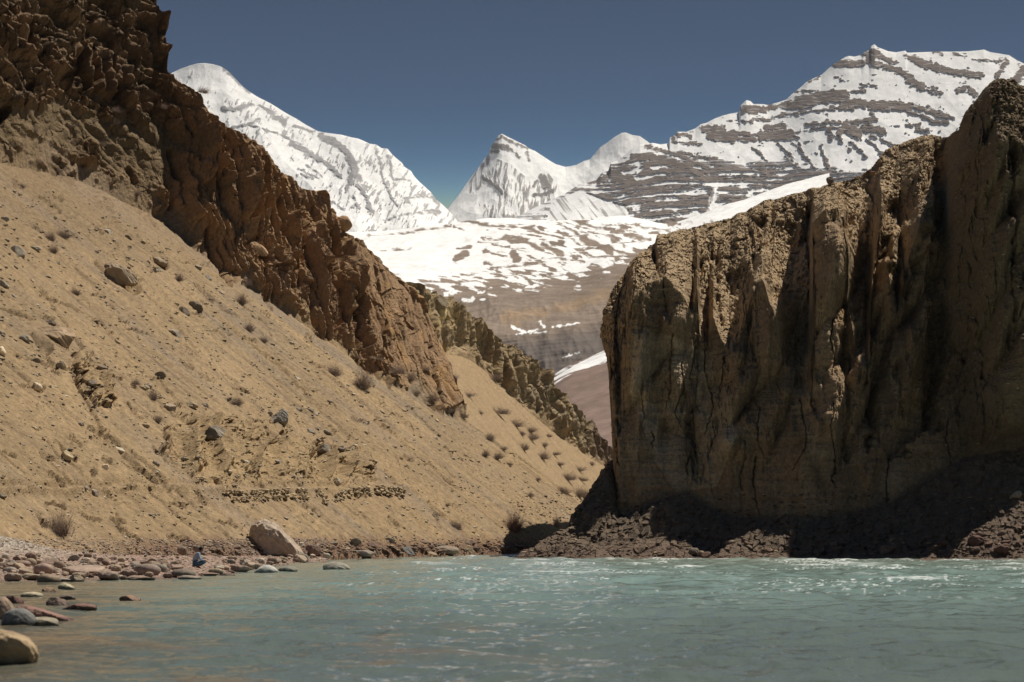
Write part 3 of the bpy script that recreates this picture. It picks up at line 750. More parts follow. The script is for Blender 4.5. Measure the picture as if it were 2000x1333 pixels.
# ------------------------------------------------------------------ spur behind it
def back_slope():
    us = np.linspace(740, 1420, 640)
    ub = np.linspace(740, 1420, 30)
    K = 52.7
    bx, by = rowf([(740, 640), (830, 700), (890, 690), (940, 717), (985, 764), (1060, 827), (1130, 880), (1190, 918), (1260, 965), (1420, 1040)])
    cx, cy = rowf([(740, 540), (800, 548), (826, 566), (834, 572), (846, 570), (850, 577), (868, 577), (880, 583), (884, 592), (900, 600), (912, 606), (922, 618), (940, 628), (955, 642), (972, 652), (990, 668), (1005, 672), (1022, 684), (1040, 696), (1055, 708), (1066, 724), (1078, 735), (1086, 750), (1094, 768),
                   (1106, 774), (1112, 788), (1124, 786), (1130, 802), (1138, 806), (1146, 818), (1158, 822), (1164, 815), (1172, 826), (1178, 850), (1188, 870), (1200, 880), (1260, 930), (1420, 1010)])
    yb = lambda x: np.interp(x, bx, by)
    tw = lambda x: np.clip((np.asarray(x, float) - 900) * .16, 0, 60)
    Dc = T1(cx, yb(cx), K) + tw(cx) + np.clip((yb(cx) - cy) * .055 / 1.9, .3, 40)
    cr = W(cx, cy, Dc)
    rows = [(ub, atz(ub, -3, BASE(ub, -3.4, K - 1.6) + tw(ub))), (ub, W(ub, yb(ub), T1(ub, yb(ub), K) + tw(ub))), (cx, cr), (cx, cr + np.array([-6, 45, -4.]))]
    R = [np.stack([np.interp(us, u, p[:, k]) for k in range(3)], -1) for u, p in rows]
    out = []
    for i, n in enumerate((320, 220, 20)):
        t = np.linspace(0, 1, n, endpoint=False)[:, None, None]
        out.append(R[i][None] * (1 - t) + R[i + 1][None] * t)
    P = np.concatenate(out + [R[-1][None]], 0)
    px, py = (a.astype(f32) for a in proj(P))
    X, Y, Z = (P[..., i].astype(f32) for i in range(3))
    lat = X + .25 * Y
    rag = fbm(lat / 4, Z / 4, 4, 301)
    rock = sstep(-.3, 1.2, (yb(px) - py) * .055 + 2 * rag)
    bil = lambda x, y, sd: np.abs(perlin(x, y, sd)) * 1.7
    q = lat + .9 * fbm(lat / 5, Z / 5, 3, 312)
    a = bil(q / 4.2, Z / 14, 302) + .6 * bil(q / 1.7, Z / 7, 303) - .8 + .7 * fbm(lat / 5, Z / 4, 4, 313)
    b, e2 = facets(lat / 1.5, Z / 1.7, 311, 1.5); s, _ = facets(lat / .6, Z / .6, 304, 1.7)
    rib = seg_dist(px, py, [((10, 14), (990, 715), (985, 760)), ((8, 12), (1070, 770), (1080, 815)), ((8, 10), (1105, 815), (1112, 850)), ((8, 12), (895, 700), (900, 760)), (6, (1162, 840), (1170, 875))])
    d = rock * (1.7 * a + .22 * b + .18 * s - 1.5 * sstep(-1, 4, rib)) * .9
    strike = .306 * X + .952 * Y; fall = -(.952 * X - .306 * Y)
    d = d + (1 - rock) * (.3 * fbm(strike / 6, fall / 18, 4, 305) + .1 * fbm(lat, Z, 3, 306))
    P = P + np.array([.6, -.7, .3]) * d[..., None]
    n3 = fbm(lat / 1.4, Z / 1.4, 3, 307)
    c = np.broadcast_to(np.array([.36, .265, .165]), P.shape) * (1 + .12 * fbm(strike / 3, fall / 20, 4, 308) + .08 * n3)[..., None]
    rc = np.broadcast_to(np.array([.36, .275, .175]), P.shape) * (1 + .2 * n3)[..., None]
    rc = mixc(rc, [.27, .225, .16], sstep(0.0, .4, fbm(lat / 5, Z / 5, 4, 309) + .5 * sstep(690, 800, py) - .3) * .7)
    rc = mixc(rc, [.45, .34, .19], sstep(.05, .4, fbm(lat / 3, Z / 3, 3, 310) + .4 * sstep(940, 850, px) - .2) * .8)
    rc = mixc(rc, [.2, .15, .12], sstep(1150, 1170, px) * .8)
    c = c * (1 - rock[..., None]) + rc * rock[..., None]
    terrain("back_hillside", P, M_slope, c * np.array([.91, .87, .80]), smooth=False)


back_slope()


# ------------------------------------------------------------------ right cliff
def right_cliff():
    st = np.array([0, 1, 2, 3, 4, 5, 6, 7, 8, 9, 10, 11.])
    turn = lambda x: np.interp(x, [1190, 2000, 3100], [3, -3, -5])
    def row(pts, f=0.0):
        a = np.array(pts, float)
        return st, W(a[:, 0], a[:, 1], a[:, 2] + f * turn(a[:, 0]) - 7)
    Wt = [(1030, 1087, 214)] + [(x, 1097, 163) for x in (990, 1150, 1300, 1450, 1600, 1760, 1900, 2000, 2150)] + [(2500, 1098, 160), (3100, 1100, 150)]
    Sh = [(1040, 1087, 200), (1004, 1090, 172), (1150, 1090, 172), (1300, 1090, 172), (1450, 1090, 171), (1600, 1090, 170), (1760, 1090, 169.5), (1900, 1091, 168), (2000, 1091, 167.5), (2150, 1092, 166), (2500, 1092, 165), (3100, 1095, 155)]
    Ta = [(1140, 1030, 204), (1103, 1033, 177), (1180, 1062, 176), (1310, 1048, 176.5), (1445, 1058, 175), (1600, 1052, 174.5), (1750, 1035, 175), (1885, 990, 176), (1990, 968, 176.5), (2150, 955, 176), (2500, 950, 175), (3100, 950, 165)]
    Fo = [(1215, 900, 208), (1194, 893, 184), (1212, 1008, 179), (1330, 965, 180), (1430, 1005, 179), (1600, 1008, 178), (1730, 980, 179.5), (1860, 905, 182), (1960, 868, 183), (2120, 850, 183), (2500, 840, 183), (3100, 840, 172)]
    Md = [(1200, 740, 210), (1181, 738, 185), (1208, 760, 180), (1320, 760, 181.3), (1430, 770, 180.6), (1600, 770, 179.4), (1735, 750, 181), (1862, 700, 183.5), (1960, 680, 181.5), (2110, 680, 182), (2500, 680, 184), (3100, 680, 173)]
    def rows_r(pts):
        a = np.array(pts, float)
        mx = np.array([m[0] for m in Md])
        return a
    R0 = row(Wt), row(Sh), row(Ta, .5), row(Fo, 1), row(Md, 1)
    mdx = np.array([m[0] for m in Md], float); mdx[0] = 1176
    u_of = lambda x: np.interp(x, mdx, st)
    Bt = [(1176.2, 662, 186), (1200, 695, 181.5), (1222, 690, 181.2), (1228, 610, 181.6), (1262, 560, 182.3), (1300, 545, 182.8), (1335, 585, 182.6), (1352, 612, 182.4), (1362, 560, 182.6), (1368, 640, 182), (1384, 665, 182), (1394, 610, 182.2), (1408, 655, 181.8), (1425, 682, 181.6), (1445, 655, 181.7), (1462, 600, 182), (1475, 540, 182.4), (1490, 540, 182.3), (1510, 620, 181.8),
          (1535, 690, 181.3), (1560, 735, 181.1), (1580, 720, 181.1), (1588, 560, 181.5), (1593, 415, 182), (1640, 392, 182.3), (1650, 430, 182.2), (1658, 560, 181.5), (1676, 700, 181), (1692, 740, 180.9), (1704, 640, 181.3), (1712, 500, 182.4), (1722, 440, 183), (1738, 520, 182.6), (1758, 610, 182), (1772, 520, 183), (1800, 430, 183.8), (1830, 420, 184), (1858, 430, 184), (1875, 330, 181.5), (1930, 300, 180.5), (2010, 320, 181), (2110, 330, 182), (2500, 340, 186), (3100, 350, 175)]
    Rm = [(1176.3, 610, 188), (1182, 598, 188.5), (1192, 568, 189), (1203, 552, 188), (1212, 535, 188), (1222, 530, 188), (1228, 515, 188), (1240, 502, 188), (1252, 492, 188), (1258, 494, 188), (1268, 483, 189), (1279, 478, 188), (1283, 458, 188), (1296, 457, 189), (1312, 454, 189), (1330, 450, 190), (1350, 447, 190), (1362, 443, 190), (1380, 436, 190), (1400, 430, 190), (1425, 424, 191), (1440, 413, 191), (1455, 412, 191), (1475, 400, 191), (1500, 387, 191), (1530, 379, 191), (1560, 372, 191),
          (1590, 363, 191), (1612, 358, 191), (1640, 352, 191), (1665, 345, 191), (1690, 331, 191), (1703, 322, 191), (1713, 310, 191), (1722, 300, 191), (1731, 288, 192), (1750, 280, 192), (1768, 270, 192), (1785, 267, 192), (1800, 262, 192), (1815, 264, 192), (1840, 259, 192), (1852, 258, 191), (1866, 244, 190), (1874, 238, 189), (1877, 225, 188), (1881, 212, 187), (1890, 200, 187), (1900, 190, 187), (1912, 176, 187), (1926, 166, 187), (1940, 157, 187), (1955, 161, 187), (1972, 168, 187), (1990, 166, 187), (2010, 160, 187), (2110, 165, 189), (2500, 190, 193), (3100, 220, 182)]
    def rb(pts, hidden):
        a = np.array(pts, float)
        u = u_of(a[:, 0]); u[0] = 1.0
        u = np.maximum.accumulate(u + np.arange(len(u)) * 1e-5)
        p = W(a[:, 0], a[:, 1], a[:, 2] + turn(a[:, 0]) - 7); p[0] = W(hidden[1][0], hidden[1][1], hidden[1][2])
        return np.concatenate([[0.], u]), np.concatenate([W(*hidden[0])[None], p])
    rB = rb(Bt, [(1195, 665, 212), (1168, 655, 186)])
    rR = rb([(x, y + 16 * min(1, max(0, (x - 1850) / 30)), d + 11 * min(1, max(0, (x - 1176) / 90)) * (1 if x < 1860 else .2)) for x, y, d in Rm], [(1225, 590, 216), (1176, 607, 188.5)])
    kb = rR[1].copy(); kb += np.array([6, 22, 1.5]); 
    rows = [R0[0], R0[1], R0[2], R0[3], R0[4], rB, rR, (rR[0], kb)]
    us = np.concatenate([np.linspace(0, 1, 40, endpoint=False), np.linspace(1, 8, 900, endpoint=False), np.linspace(8, 11, 140)])
    Rr = [np.stack([np.interp(us, u, p[:, k]) if i >= 5 else pchip(u, p[:, k], us) for k in range(3)], -1) for i, (u, p) in enumerate(rows)]
    sp = (14, 70, 90, 200, 170, 170, 24)
    out = []
    for i, n in enumerate(sp):
        t = np.linspace(0, 1, n, endpoint=False)[:, None, None]
        out.append(Rr[i][None] * (1 - t) + Rr[i + 1][None] * t)
    P = np.concatenate(out + [Rr[-1][None]], 0)
    vv = np.concatenate([np.linspace(i, i + 1, n, endpoint=False) for i, n in enumerate(sp)] + [[7.]])[:, None]
    px, py = (a.astype(f32) for a in proj(P))
    X, Y, Z = (P[..., i].astype(f32) for i in range(3))
    lat = X - 0.15 * Y
    face = sstep(2.85, 3.1, vv) * sstep(7.2, 6.9, vv)
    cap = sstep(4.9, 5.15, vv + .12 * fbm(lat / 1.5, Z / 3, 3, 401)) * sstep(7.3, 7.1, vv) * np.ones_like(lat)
    tal = 1 - sstep(2.9, 3.1, vv) * np.ones_like(lat)
    wob = fbm(lat / 3, Z / 9, 3, 402)
    # fluted face: ridges and gullies running down it
    fl = ridged(lat / 4.2 + .35 * wob, Z / 40, 3, 403) - .62
    fl2 = fbm(lat / 1.1 + .3 * wob, Z / 7, 4, 404)
    a, e = facets(lat / 2.4 + .4 * wob, Z / 8, 405, 1.2)
    lower = sstep(3.9, 4.6, vv)
    gx = px + 14 * fbm(px / 60, py / 60, 4, 406)
    gul = seg_dist(gx, py, [((18, -14), (1588, 400), (1590, 520), (1580, 640), (1560, 740)), ((16, -14), (1655, 430), (1650, 520), (1655, 600)), ((26, -6), (1735, 400), (1722, 480), (1718, 560), (1720, 640), (1705, 760), (1700, 880)), ((44, 6), (1855, 280), (1850, 420), (1840, 560), (1838, 700), (1820, 820)),
                            ((12, -14), (1398, 500), (1398, 560), (1404, 640)), ((12, -14), (1362, 520), (1360, 600)), ((18, -14), (1480, 430), (1476, 500), (1470, 560)), ((2, -10), (1545, 640), (1540, 700)), ((14, -12), (1280, 500), (1290, 560)), ((4, 8), (1352, 815), (1362, 860), (1368, 900), (1372, 930)), ((4, -12), (1205, 640), (1206, 760), (1208, 900)),
                            ((20, -10), (1780, 470), (1775, 560)), ((4, -12), (1960, 300), (1962, 500), (1958, 700)), ((10, -8), (1700, 360), (1712, 420)), ((-2, -12), (1650, 640), (1655, 800), (1648, 930)), ((6, -12), (1760, 700), (1765, 800))], 60)
    rdg = seg_dist(gx, py, [(56, (1618, 430), (1618, 600), (1615, 820)), (34, (1690, 430), (1685, 560), (1678, 720)), (44, (1745, 440), (1745, 600)), (130, (1940, 230), (1945, 500), (1950, 800)), (50, (1235, 520), (1245, 750)), (50, (1500, 560), (1510, 700)), (60, (1330, 640), (1320, 800)), (60, (1440, 700), (1430, 860)), (36, (1780, 640), (1790, 760))], 120)
    gn = fbm(px / 14, py / 45, 4, 407)
    g = sstep(-14, 16, gul + 13 * gn); rd = sstep(-16, 26, rdg + 16 * gn)
    big = seg_dist(px + 20 * gn, py, [(150, (1965, 150), (1960, 500), (1975, 860)), ], 160)
    scoop = softpoly(px, py, [(1722, 420), (1760, 560), (1860, 400), (1868, 640), (1830, 820), (1740, 900), (1700, 860), (1710, 640)], 40, 40, 60, 60, 441)
    chute = seg_dist(px + 16 * gn, py + 10 * gn, [((8, 22), (1860, 600), (1790, 720), (1740, 830), (1700, 930)), ((6, 20), (1725, 620), (1690, 700), (1660, 840)), ((4, 18), (1600, 640), (1560, 720), (1500, 860)), ((4, 14), (1470, 640), (1440, 740), (1400, 880))], 80)
    d = face * (4.2 * sstep(-30, 50, big) - 1.6 * scoop + 1.1 * sstep(-16, 22, chute))
    slant = np.abs(perlin((px + .5 * (py - 600) + 50 * wob) / 105, py / 420 + .3, 442)) * 1.7
    slant2 = np.abs(perlin((px + .3 * (py - 600) + 30 * wob) / 48, py / 200, 443)) * 1.7
    d = d + face * (2.6 * (slant - .6) + .9 * (slant2 - .6)) * sstep(3.05, 3.9, vv)
    d = d + face * (.55 * fl * (.5 + .5 * lower) + .45 * fl2 + .5 * a * (.4 + .6 * lower) - 2.3 * g + 1.5 * rd - .5)
    # rough conglomerate, coarse on the cap
    r1, _ = facets(lat / .9, Z / .8, 411, 1.8); r2, _ = facets(lat / .38, Z / .34, 412, 1.8); r3, _ = facets(lat / .17, Z / .16, 413, 1.8)
    d = d + cap * (.34 * r1 * (.2 + sstep(5.3, 6, vv)) + .23 * r2 + .17 * r3 + .8 * fbm(lat / 2.2, Z / 2.2, 4, 414)) + face * (1 - cap) * (.10 * r2 * (.3 + fbm(lat / 3, Z / 5, 2, 415)) + .05 * r3 + .12 * fbm(lat / .5, Z / 1.6, 4, 416))
    cr_ = random.Random(9)
    crk = []
    for _ in range(60):
        x, y, L = cr_.uniform(1190, 2000), cr_.uniform(480, 940), cr_.uniform(30, 150)
        crk.append(((cr_.uniform(.8, 2.4), .2), (x, y), (x + cr_.uniform(-8, 8), y + .35 * L), (x + cr_.uniform(-14, 10), y + .7 * L), (x + cr_.uniform(-20, 12), y + L)))
    crack = sstep(-1.2, 1.2, seg_dist(px + 5 * fbm(px / 9, py / 12, 4, 417), py + 3 * fbm(px / 9, py / 9, 3, 418), crk)) * face
    bed = fbm(lat / 7, (Z + .04 * X) / .42, 4, 419)
    d = d - .7 * crack + face * (1 - .5 * cap) * .20 * bed
    # talus at the foot
    tl = tal * sstep(.6, 1.3, vv)
    d = d + tl * (.45 * fbm(lat / 3, Y / 3, 4, 421) + .16 * r1 * sstep(2.6, 1.3, vv) + .16 * r2 + .5 * fbm(lat / 9, Y / 9, 2, 422))
    fd = np.where(vv > 6, .5, .5 + .5 * np.clip((6 - vv) * 5, 0, 1))
    d = d * fd
    left = sstep(1.5, 0.7, us)[None, :] * np.ones_like(d)
    dr = np.stack([-.05 - .5 * left, -.97 + .3 * left, .12 + .55 * tal * (1 - face)], -1)
    P = P + dr * d[..., None]
    n1 = fbm(lat / 5, Z / 5, 4, 431); n2 = fbm(lat / 1.2, Z / 8, 4, 432); n3 = fbm(lat / .6, Z / .6, 3, 433)
    c = np.broadcast_to(np.array([.285, .2, .122]), P.shape) * (1 + .2 * n1 + .3 * n2 + .15 * n3)[..., None]
    pale = sstep(-14, 34, np.where(inpoly(px, py, [(1240, 640), (1400, 680), (1440, 850), (1400, 950), (1320, 960), (1280, 900), (1230, 760)]), 14., -14.) + 60 * fbm(lat / 5, Z / 9, 5, 435))
    c = mixc(c, [.45, .36, .25], pale * .85)
    c = mixc(c, [.30, .185, .075], sstep(.15, .5, n1 + .3 * n2) * .45)
    stain = seg_dist(px + 8 * n2 * 3, py, [(14, (1290, 580), (1280, 700)), (12, (1350, 760), (1345, 900)), (14, (1470, 650), (1460, 760)), (20, (1540, 820), (1620, 960))])
    c = mixc(c, [.13, .095, .06], sstep(-8, 8, stain) * .45)
    c = c * (1 + .22 * bed * face)[..., None]
    c = mixc(c, np.array([.37, .275, .17]), cap * .9)  # cap rubble lightened, its sunlit look put into the colour
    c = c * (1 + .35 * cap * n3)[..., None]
    right_shade = sstep(1790, 1900, px) * (1 - tal)
    c = mixc(c, [.12, .092, .058], right_shade * .75)  # shade of the right-hand buttress put into the rock colour
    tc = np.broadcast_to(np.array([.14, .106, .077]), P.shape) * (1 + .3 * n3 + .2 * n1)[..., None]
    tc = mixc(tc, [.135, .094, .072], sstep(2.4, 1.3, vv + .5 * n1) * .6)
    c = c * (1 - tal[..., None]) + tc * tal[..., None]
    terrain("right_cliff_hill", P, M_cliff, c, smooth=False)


right_cliff()

# ------------------------------------------------------------------ gravel bank on the left
SHX, SHY = rowf([(-420, 1150), (-200, 1144), (0, 1139), (80, 1137), (120, 1136), (200, 1136), (250, 1135), (330, 1136), (380, 1132), (430, 1126), (480, 1119), (510, 1113), (540, 1107), (580, 1101), (640, 1097)])


def bank():
    us = np.linspace(-420, 640, 620)
    Ds = CAMH * F / (SHY - YH)
    Db = BASE(SHX, .6) + 2
    zin = np.interp(SHX, [-420, 0, 130, 300, 480, 640], [1.0, .75, .55, .45, .3, .2])
    rows = [(SHX, atz(SHX, -2.4, Ds * .82)), (SHX, atz(SHX, -.12, Ds * .985)), (SHX, atz(SHX, zin * .45, Ds + (Db - Ds) * .35)), (SHX, atz(SHX, zin, Db))]
    P = loft(rows, us, [40, 160, 160])
    X, Y = P[..., 0].astype(f32), P[..., 1].astype(f32)
    px, py = (a.astype(f32) for a in proj(P))
    f, e, r, ox, oy = worley(X / .45, Y / .6, 501)
    f2, e2, r2, _, _ = worley(X / .17, Y / .25, 502)
    v = np.linspace(0, 3, P.shape[0])[:, None]
    P[..., 2] += sstep(.7, 1.1, v) * (.10 * fbm(X / 3, Y / 5, 3, 503) + .13 * np.clip(.6 - f, 0, 1) * r[..., 0] + .05 * np.clip(.6 - f2, 0, 1))
    md = np.exp(-((px + 10) / 120) ** 2) * sstep(2.0, 2.75, v) * .75
    P[..., 2] += md + .10 * (r2[..., 0] - .5) * md
    hue = r[..., 1:2]
    c = np.array([.40, .30, .235]) * (1 - hue) + np.array([.31, .205, .16]) * hue
    c = c * (.75 + .5 * r2[..., 2:3])
    c = mixc(c, np.array([.40, .35, .29]) * (.6 + .8 * r2[..., 1:2]), np.clip(md * 1.6, 0, 1))
    wet = sstep(.06, -.02, P[..., 2])
    c = c * (1 - .45 * wet)[..., None]
    terrain("shore", P, M_bank, c * .9, smooth=False)


bank()


# ------------------------------------------------------------------ river
def river():
    m, n, b = mat("milky_river_water")
    at = N(n, "ShaderNodeAttribute"); at.attribute_name = "col"
    fo = N(n, "ShaderNodeAttribute"); fo.attribute_name = "foam_glint"
    mx = N(n, "ShaderNodeMix", data_type='RGBA')
    n.links.new(fo.outputs['Fac'], mx.inputs[0]); n.links.new(at.outputs['Color'], mx.inputs[6])
    mx.inputs[7].default_value = (.78, .80, .78, 1)
    n.links.new(mx.outputs[2], b.inputs['Base Color'])
    b.inputs['IOR'].default_value = 1.33
    rr = N(n, "ShaderNodeMapRange"); rr.inputs[3].default_value, rr.inputs[4].default_value = .04, .7
    n.links.new(fo.outputs['Fac'], rr.inputs[0]); n.links.new(rr.outputs[0], b.inputs['Roughness'])
    tc = N(n, "ShaderNodeTexCoord")
    mpp = N(n, "ShaderNodeMapping"); mpp.inputs['Scale'].default_value = (1, .8, 1)
    n.links.new(tc.outputs['Object'], mpp.inputs['Vector'])
    t = N(n, "ShaderNodeTexNoise"); t.inputs['Scale'].default_value = 4.5; t.inputs['Detail'].default_value = 5; t.inputs['Roughness'].default_value = .6
    n.links.new(mpp.outputs[0], t.inputs['Vector'])
    bp = N(n, "ShaderNodeBump"); bp.inputs['Strength'].default_value = .7; bp.inputs['Distance'].default_value = .06
    n.links.new(t.outputs[0], bp.inputs['Height']); n.links.new(bp.outputs[0], b.inputs['Normal'])
    D = np.concatenate([np.geomspace(6, 20, 40, endpoint=False), np.geomspace(20, 215, 1000), [260, 330]])
    A = np.concatenate([np.linspace(-2.2, -.34, 60, endpoint=False), np.linspace(-.34, .34, 900, endpoint=False), np.linspace(.34, 2.2, 61)])
    DD, AA = np.meshgrid(D, A, indexing='ij')
    X = (AA * DD).astype(f32); Y = DD.astype(f32)
    px = 1000 + F * AA
    # swell grows away from the quiet near-left shallows, standing waves farther out
    calm = sstep(-8, 3, X + 0.02 * Y) * .5 + .5
    rap = sstep(45, 95, Y) * sstep(-14, -2, X) + .35
    wx_ = X + .5 * fbm(X / 3, Y / 4, 2, 600)
    z = (.10 + .09 * sstep(85, 45, Y)) * fbm(wx_ / 2.4, Y / 1.1, 4, 601, .5) + .11 * fbm(wx_ / 4.2, Y / 3.0, 3, 602, .5) * (.35 + rap) + .10 * rap * (ridged(wx_ / 3.6, Y / 4.5, 3, 603) - .6)
    z = z + .07 * fbm(X / 7, Y / 2.2, 3, 607) * sstep(90, 40, Y)
    z = z * calm * 1.3
    z = z + .012 * fbm(X / .4, Y / .45, 3, 604)
    crest = z - .02
    clump = sstep(.0, .45, fbm(X / 7, Y / 9, 3, 605) + .15)
    fo_ = sstep(.095, .15, crest * (.4 + rap) + .10 * fbm(X / 1.6, Y / 1.6, 5, 606) - .03) * sstep(55, 90, Y) * sstep(-14, -4, X) * clump * .6
    spk = sstep(.33, .46, fbm(X / .2, Y / .5, 3, 608) + .10 * rap + 1.0 * z) * sstep(45, 80, Y) * sstep(-10, -2, X) * .7 * clump  # white flecks: small whitecaps, with sun glints painted in as colour
    edge_f = sstep(157, 160.5, Y) * sstep(165, 161, Y) * sstep(0, 3, X) * sstep(-.1, .2, fbm(X / .8, Y / 2, 3, 609)) * .35
    foam_glint = np.clip(np.maximum(np.maximum(fo_, spk), edge_f), 0, 1)
    P = np.stack([X, Y, z - .02], -1)
    n1 = fbm(X / 5, Y / 9, 4, 611); n2 = fbm(X / 2.5, Y / 3, 4, 612)
    c = np.broadcast_to(np.array([.205, .288, .255]), P.shape) * (1 + .15 * n1 + .18 * n2)[..., None]
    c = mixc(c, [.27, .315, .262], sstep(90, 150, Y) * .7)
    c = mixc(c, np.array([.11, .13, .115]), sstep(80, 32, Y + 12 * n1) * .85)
    shal = sstep(-.115, -.215, AA + .03 * n1 - .0006 * (Y - 60)).astype(f32)
    c = mixc(c, np.array([.11, .092, .062]), shal * .85)
    brown = sstep(.1, .5, n2 + .2 * shal) * sstep(2, -2, X) * sstep(60, 35, Y)  # warm reflections on the near water, painted in as brown streaks
    c = mixc(c, np.array([.20, .14, .085]), brown * .6)
    o = link("river_water", mesh_np("river_water", P, grid_faces(*X.shape), m, True, {"col": c.reshape(-1, 3).astype(f32), "foam_glint": foam_glint.reshape(-1).astype(f32)}))
    tag(o, kind='structure')


river()

# ------------------------------------------------------------------ finding the ground under a photo pixel
CELL = 2
GW, GH = 2000 // CELL + 40, 1333 // CELL + 40
zmap = np.full((GH, GW), -1, np.int64)
allP = np.concatenate([p.reshape(-1, 3) for p, _ in TERR]); allN = np.concatenate([n.reshape(-1, 3) for _, n in TERR])
_px, _py = proj(allP)
_ci, _cj = np.floor(_py / CELL).astype(int) + 10, np.floor(_px / CELL).astype(int) + 10
_ok = np.where((_ci >= 0) & (_ci < GH) & (_cj >= 0) & (_cj < GW) & (allP[:, 1] > 20))[0]
_o = _ok[np.argsort(-allP[_ok, 1])]
zmap[_ci[_o], _cj[_o]] = _o


def hit(px, py):
    i, j = int(py // CELL) + 10, int(px // CELL) + 10
    for r in range(0, 6):
        sub = zmap[max(0, i - r):i + r + 1, max(0, j - r):j + r + 1]
        k = sub[sub >= 0]
        if len(k):
            k = k[np.argmin(allP[k, 1])]
            n = allN[k]
            return allP[k].copy(), (n if n[1] < 0 else -n)
    return None, None


def on_ground(X, Y):
    """height of the displaced terrain near a world point"""
    m = TERR[-1][0].reshape(-1, 3)
    k = np.argmin((m[:, 0] - X) ** 2 + (m[:, 1] - Y) ** 2)
    return m[k, 2]


# ------------------------------------------------------------------ stones
def ico(sub):
    import bmesh
    bm = bmesh.new()
    bmesh.ops.create_icosphere(bm, subdivisions=sub, radius=1)
    V = np.array([v.co[:] for v in bm.verts], float); Fc = np.array([[v.index for v in f.verts] for f in bm.faces])
    bm.free()
    return V, Fc


ICO = {k: ico(k) for k in (1, 2, 3, 4, 5)}


def noise3(V, s, seed, o=4):
    return fbm(V[:, 0] * s + V[:, 2] * .61 * s, V[:, 1] * s + V[:, 2] * .79 * s, o, seed)


def stone_shape(rng, sub=3, angular=True, flat=.7, long=1.3, cuts=9):
    V, Fc = ICO[sub]
    V = V.copy()
    if angular:
        for _ in range(cuts):
            n = rng.normal(size=3); n /= np.linalg.norm(n)
            h = rng.uniform(.52, .85)
            d = V @ n - h
            V = V - np.clip(d, 0, None)[:, None] * n * .96
        V *= (1 + .16 * noise3(V, 1.3, rng.randint(900)) + .08 * noise3(V, 4, rng.randint(900), 5))[:, None]
    else:
        V *= (1 + .16 * noise3(V, .8, rng.randint(900)) + .03 * noise3(V, 3, rng.randint(900)))[:, None]
        n = rng.normal(size=3); n /= np.linalg.norm(n)
        V = V - np.clip(V @ n - .7, 0, None)[:, None] * n * .8
    V *= np.array([long, 1.0, flat])
    V /= np.abs(V[:, 0]).max()
    return V, Fc


rng = np.random.RandomState(11)
ANG = [mesh_np("rock", *stone_shape(rng, 3, True, rng.uniform(.5, .9), rng.uniform(1.1, 1.6)), M_stone, False) for _ in range(12)]
RND_ST = [mesh_np("cobble", *stone_shape(rng, 3, False, rng.uniform(.4, .7), rng.uniform(1.2, 1.7)), M_stone, True) for _ in range(10)]

GREY, TAN, PALE, RED, DARK = (.34, .29, .225), (.42, .325, .21), (.55, .47, .36), (.25, .155, .12), (.22, .18, .138)
COLN = {'grey': GREY, 'tan': TAN, 'pale': PALE, 'reddish': RED, 'dark': DARK}


def put_stone(name, label, cat, me, px, py, wpx, hpx=None, col=GREY, rot=None, group=None, sink=.25, pos=None, depth=1.0, tilt=0.0):
    """a stone wpx wide and hpx tall in photo pixels centred on (px, py), resting on what is there"""
    if pos is None:
        pos, _ = hit(px, py + (hpx or wpx * .6) * .12)
        if pos is None: return None
        D = pos[1]
        ctr = W(px, py, D)
    else:
        ctr = np.array(pos, float); D = ctr[1]
    V = np.array([v.co[:] for v in me.vertices]) if me.name not in SPAN else None
    if V is not None:
        SPAN[me.name] = (np.ptp(V, axis=0), V.mean(0))
    sx = wpx * D / F / SPAN[me.name][0][0]
    sz = (hpx or wpx * .6) * D / F / SPAN[me.name][0][2]
    o = link(name, me)
    o.scale = (sx, sx * depth, sz)
    o.rotation_euler = (0, tilt, 0)
    o.location = ctr
    o.color = (*[c * v for c, v in zip(col, [random.uniform(.85, 1.15)] * 3)], 1)
    if rot: o.scale = (-sx, sx * depth, sz)
    tag(o, label, cat, group)
    return o


SPAN = {}
random.seed(3)


def big_stone(name, label, cat, px, py, w_, h_, col, seed, angular=True, tilt=0., cuts=10, depth=.9, sub=5, pos=None, sink=0.25):
    r = np.random.RandomState(seed)
    me = mesh_np(name, *stone_shape(r, sub, angular, .8, 1.1, cuts), M_stone, not angular)
    return put_stone(name, label, cat, me, px, py, w_, h_, col, None, None, sink, pos, depth, tilt)


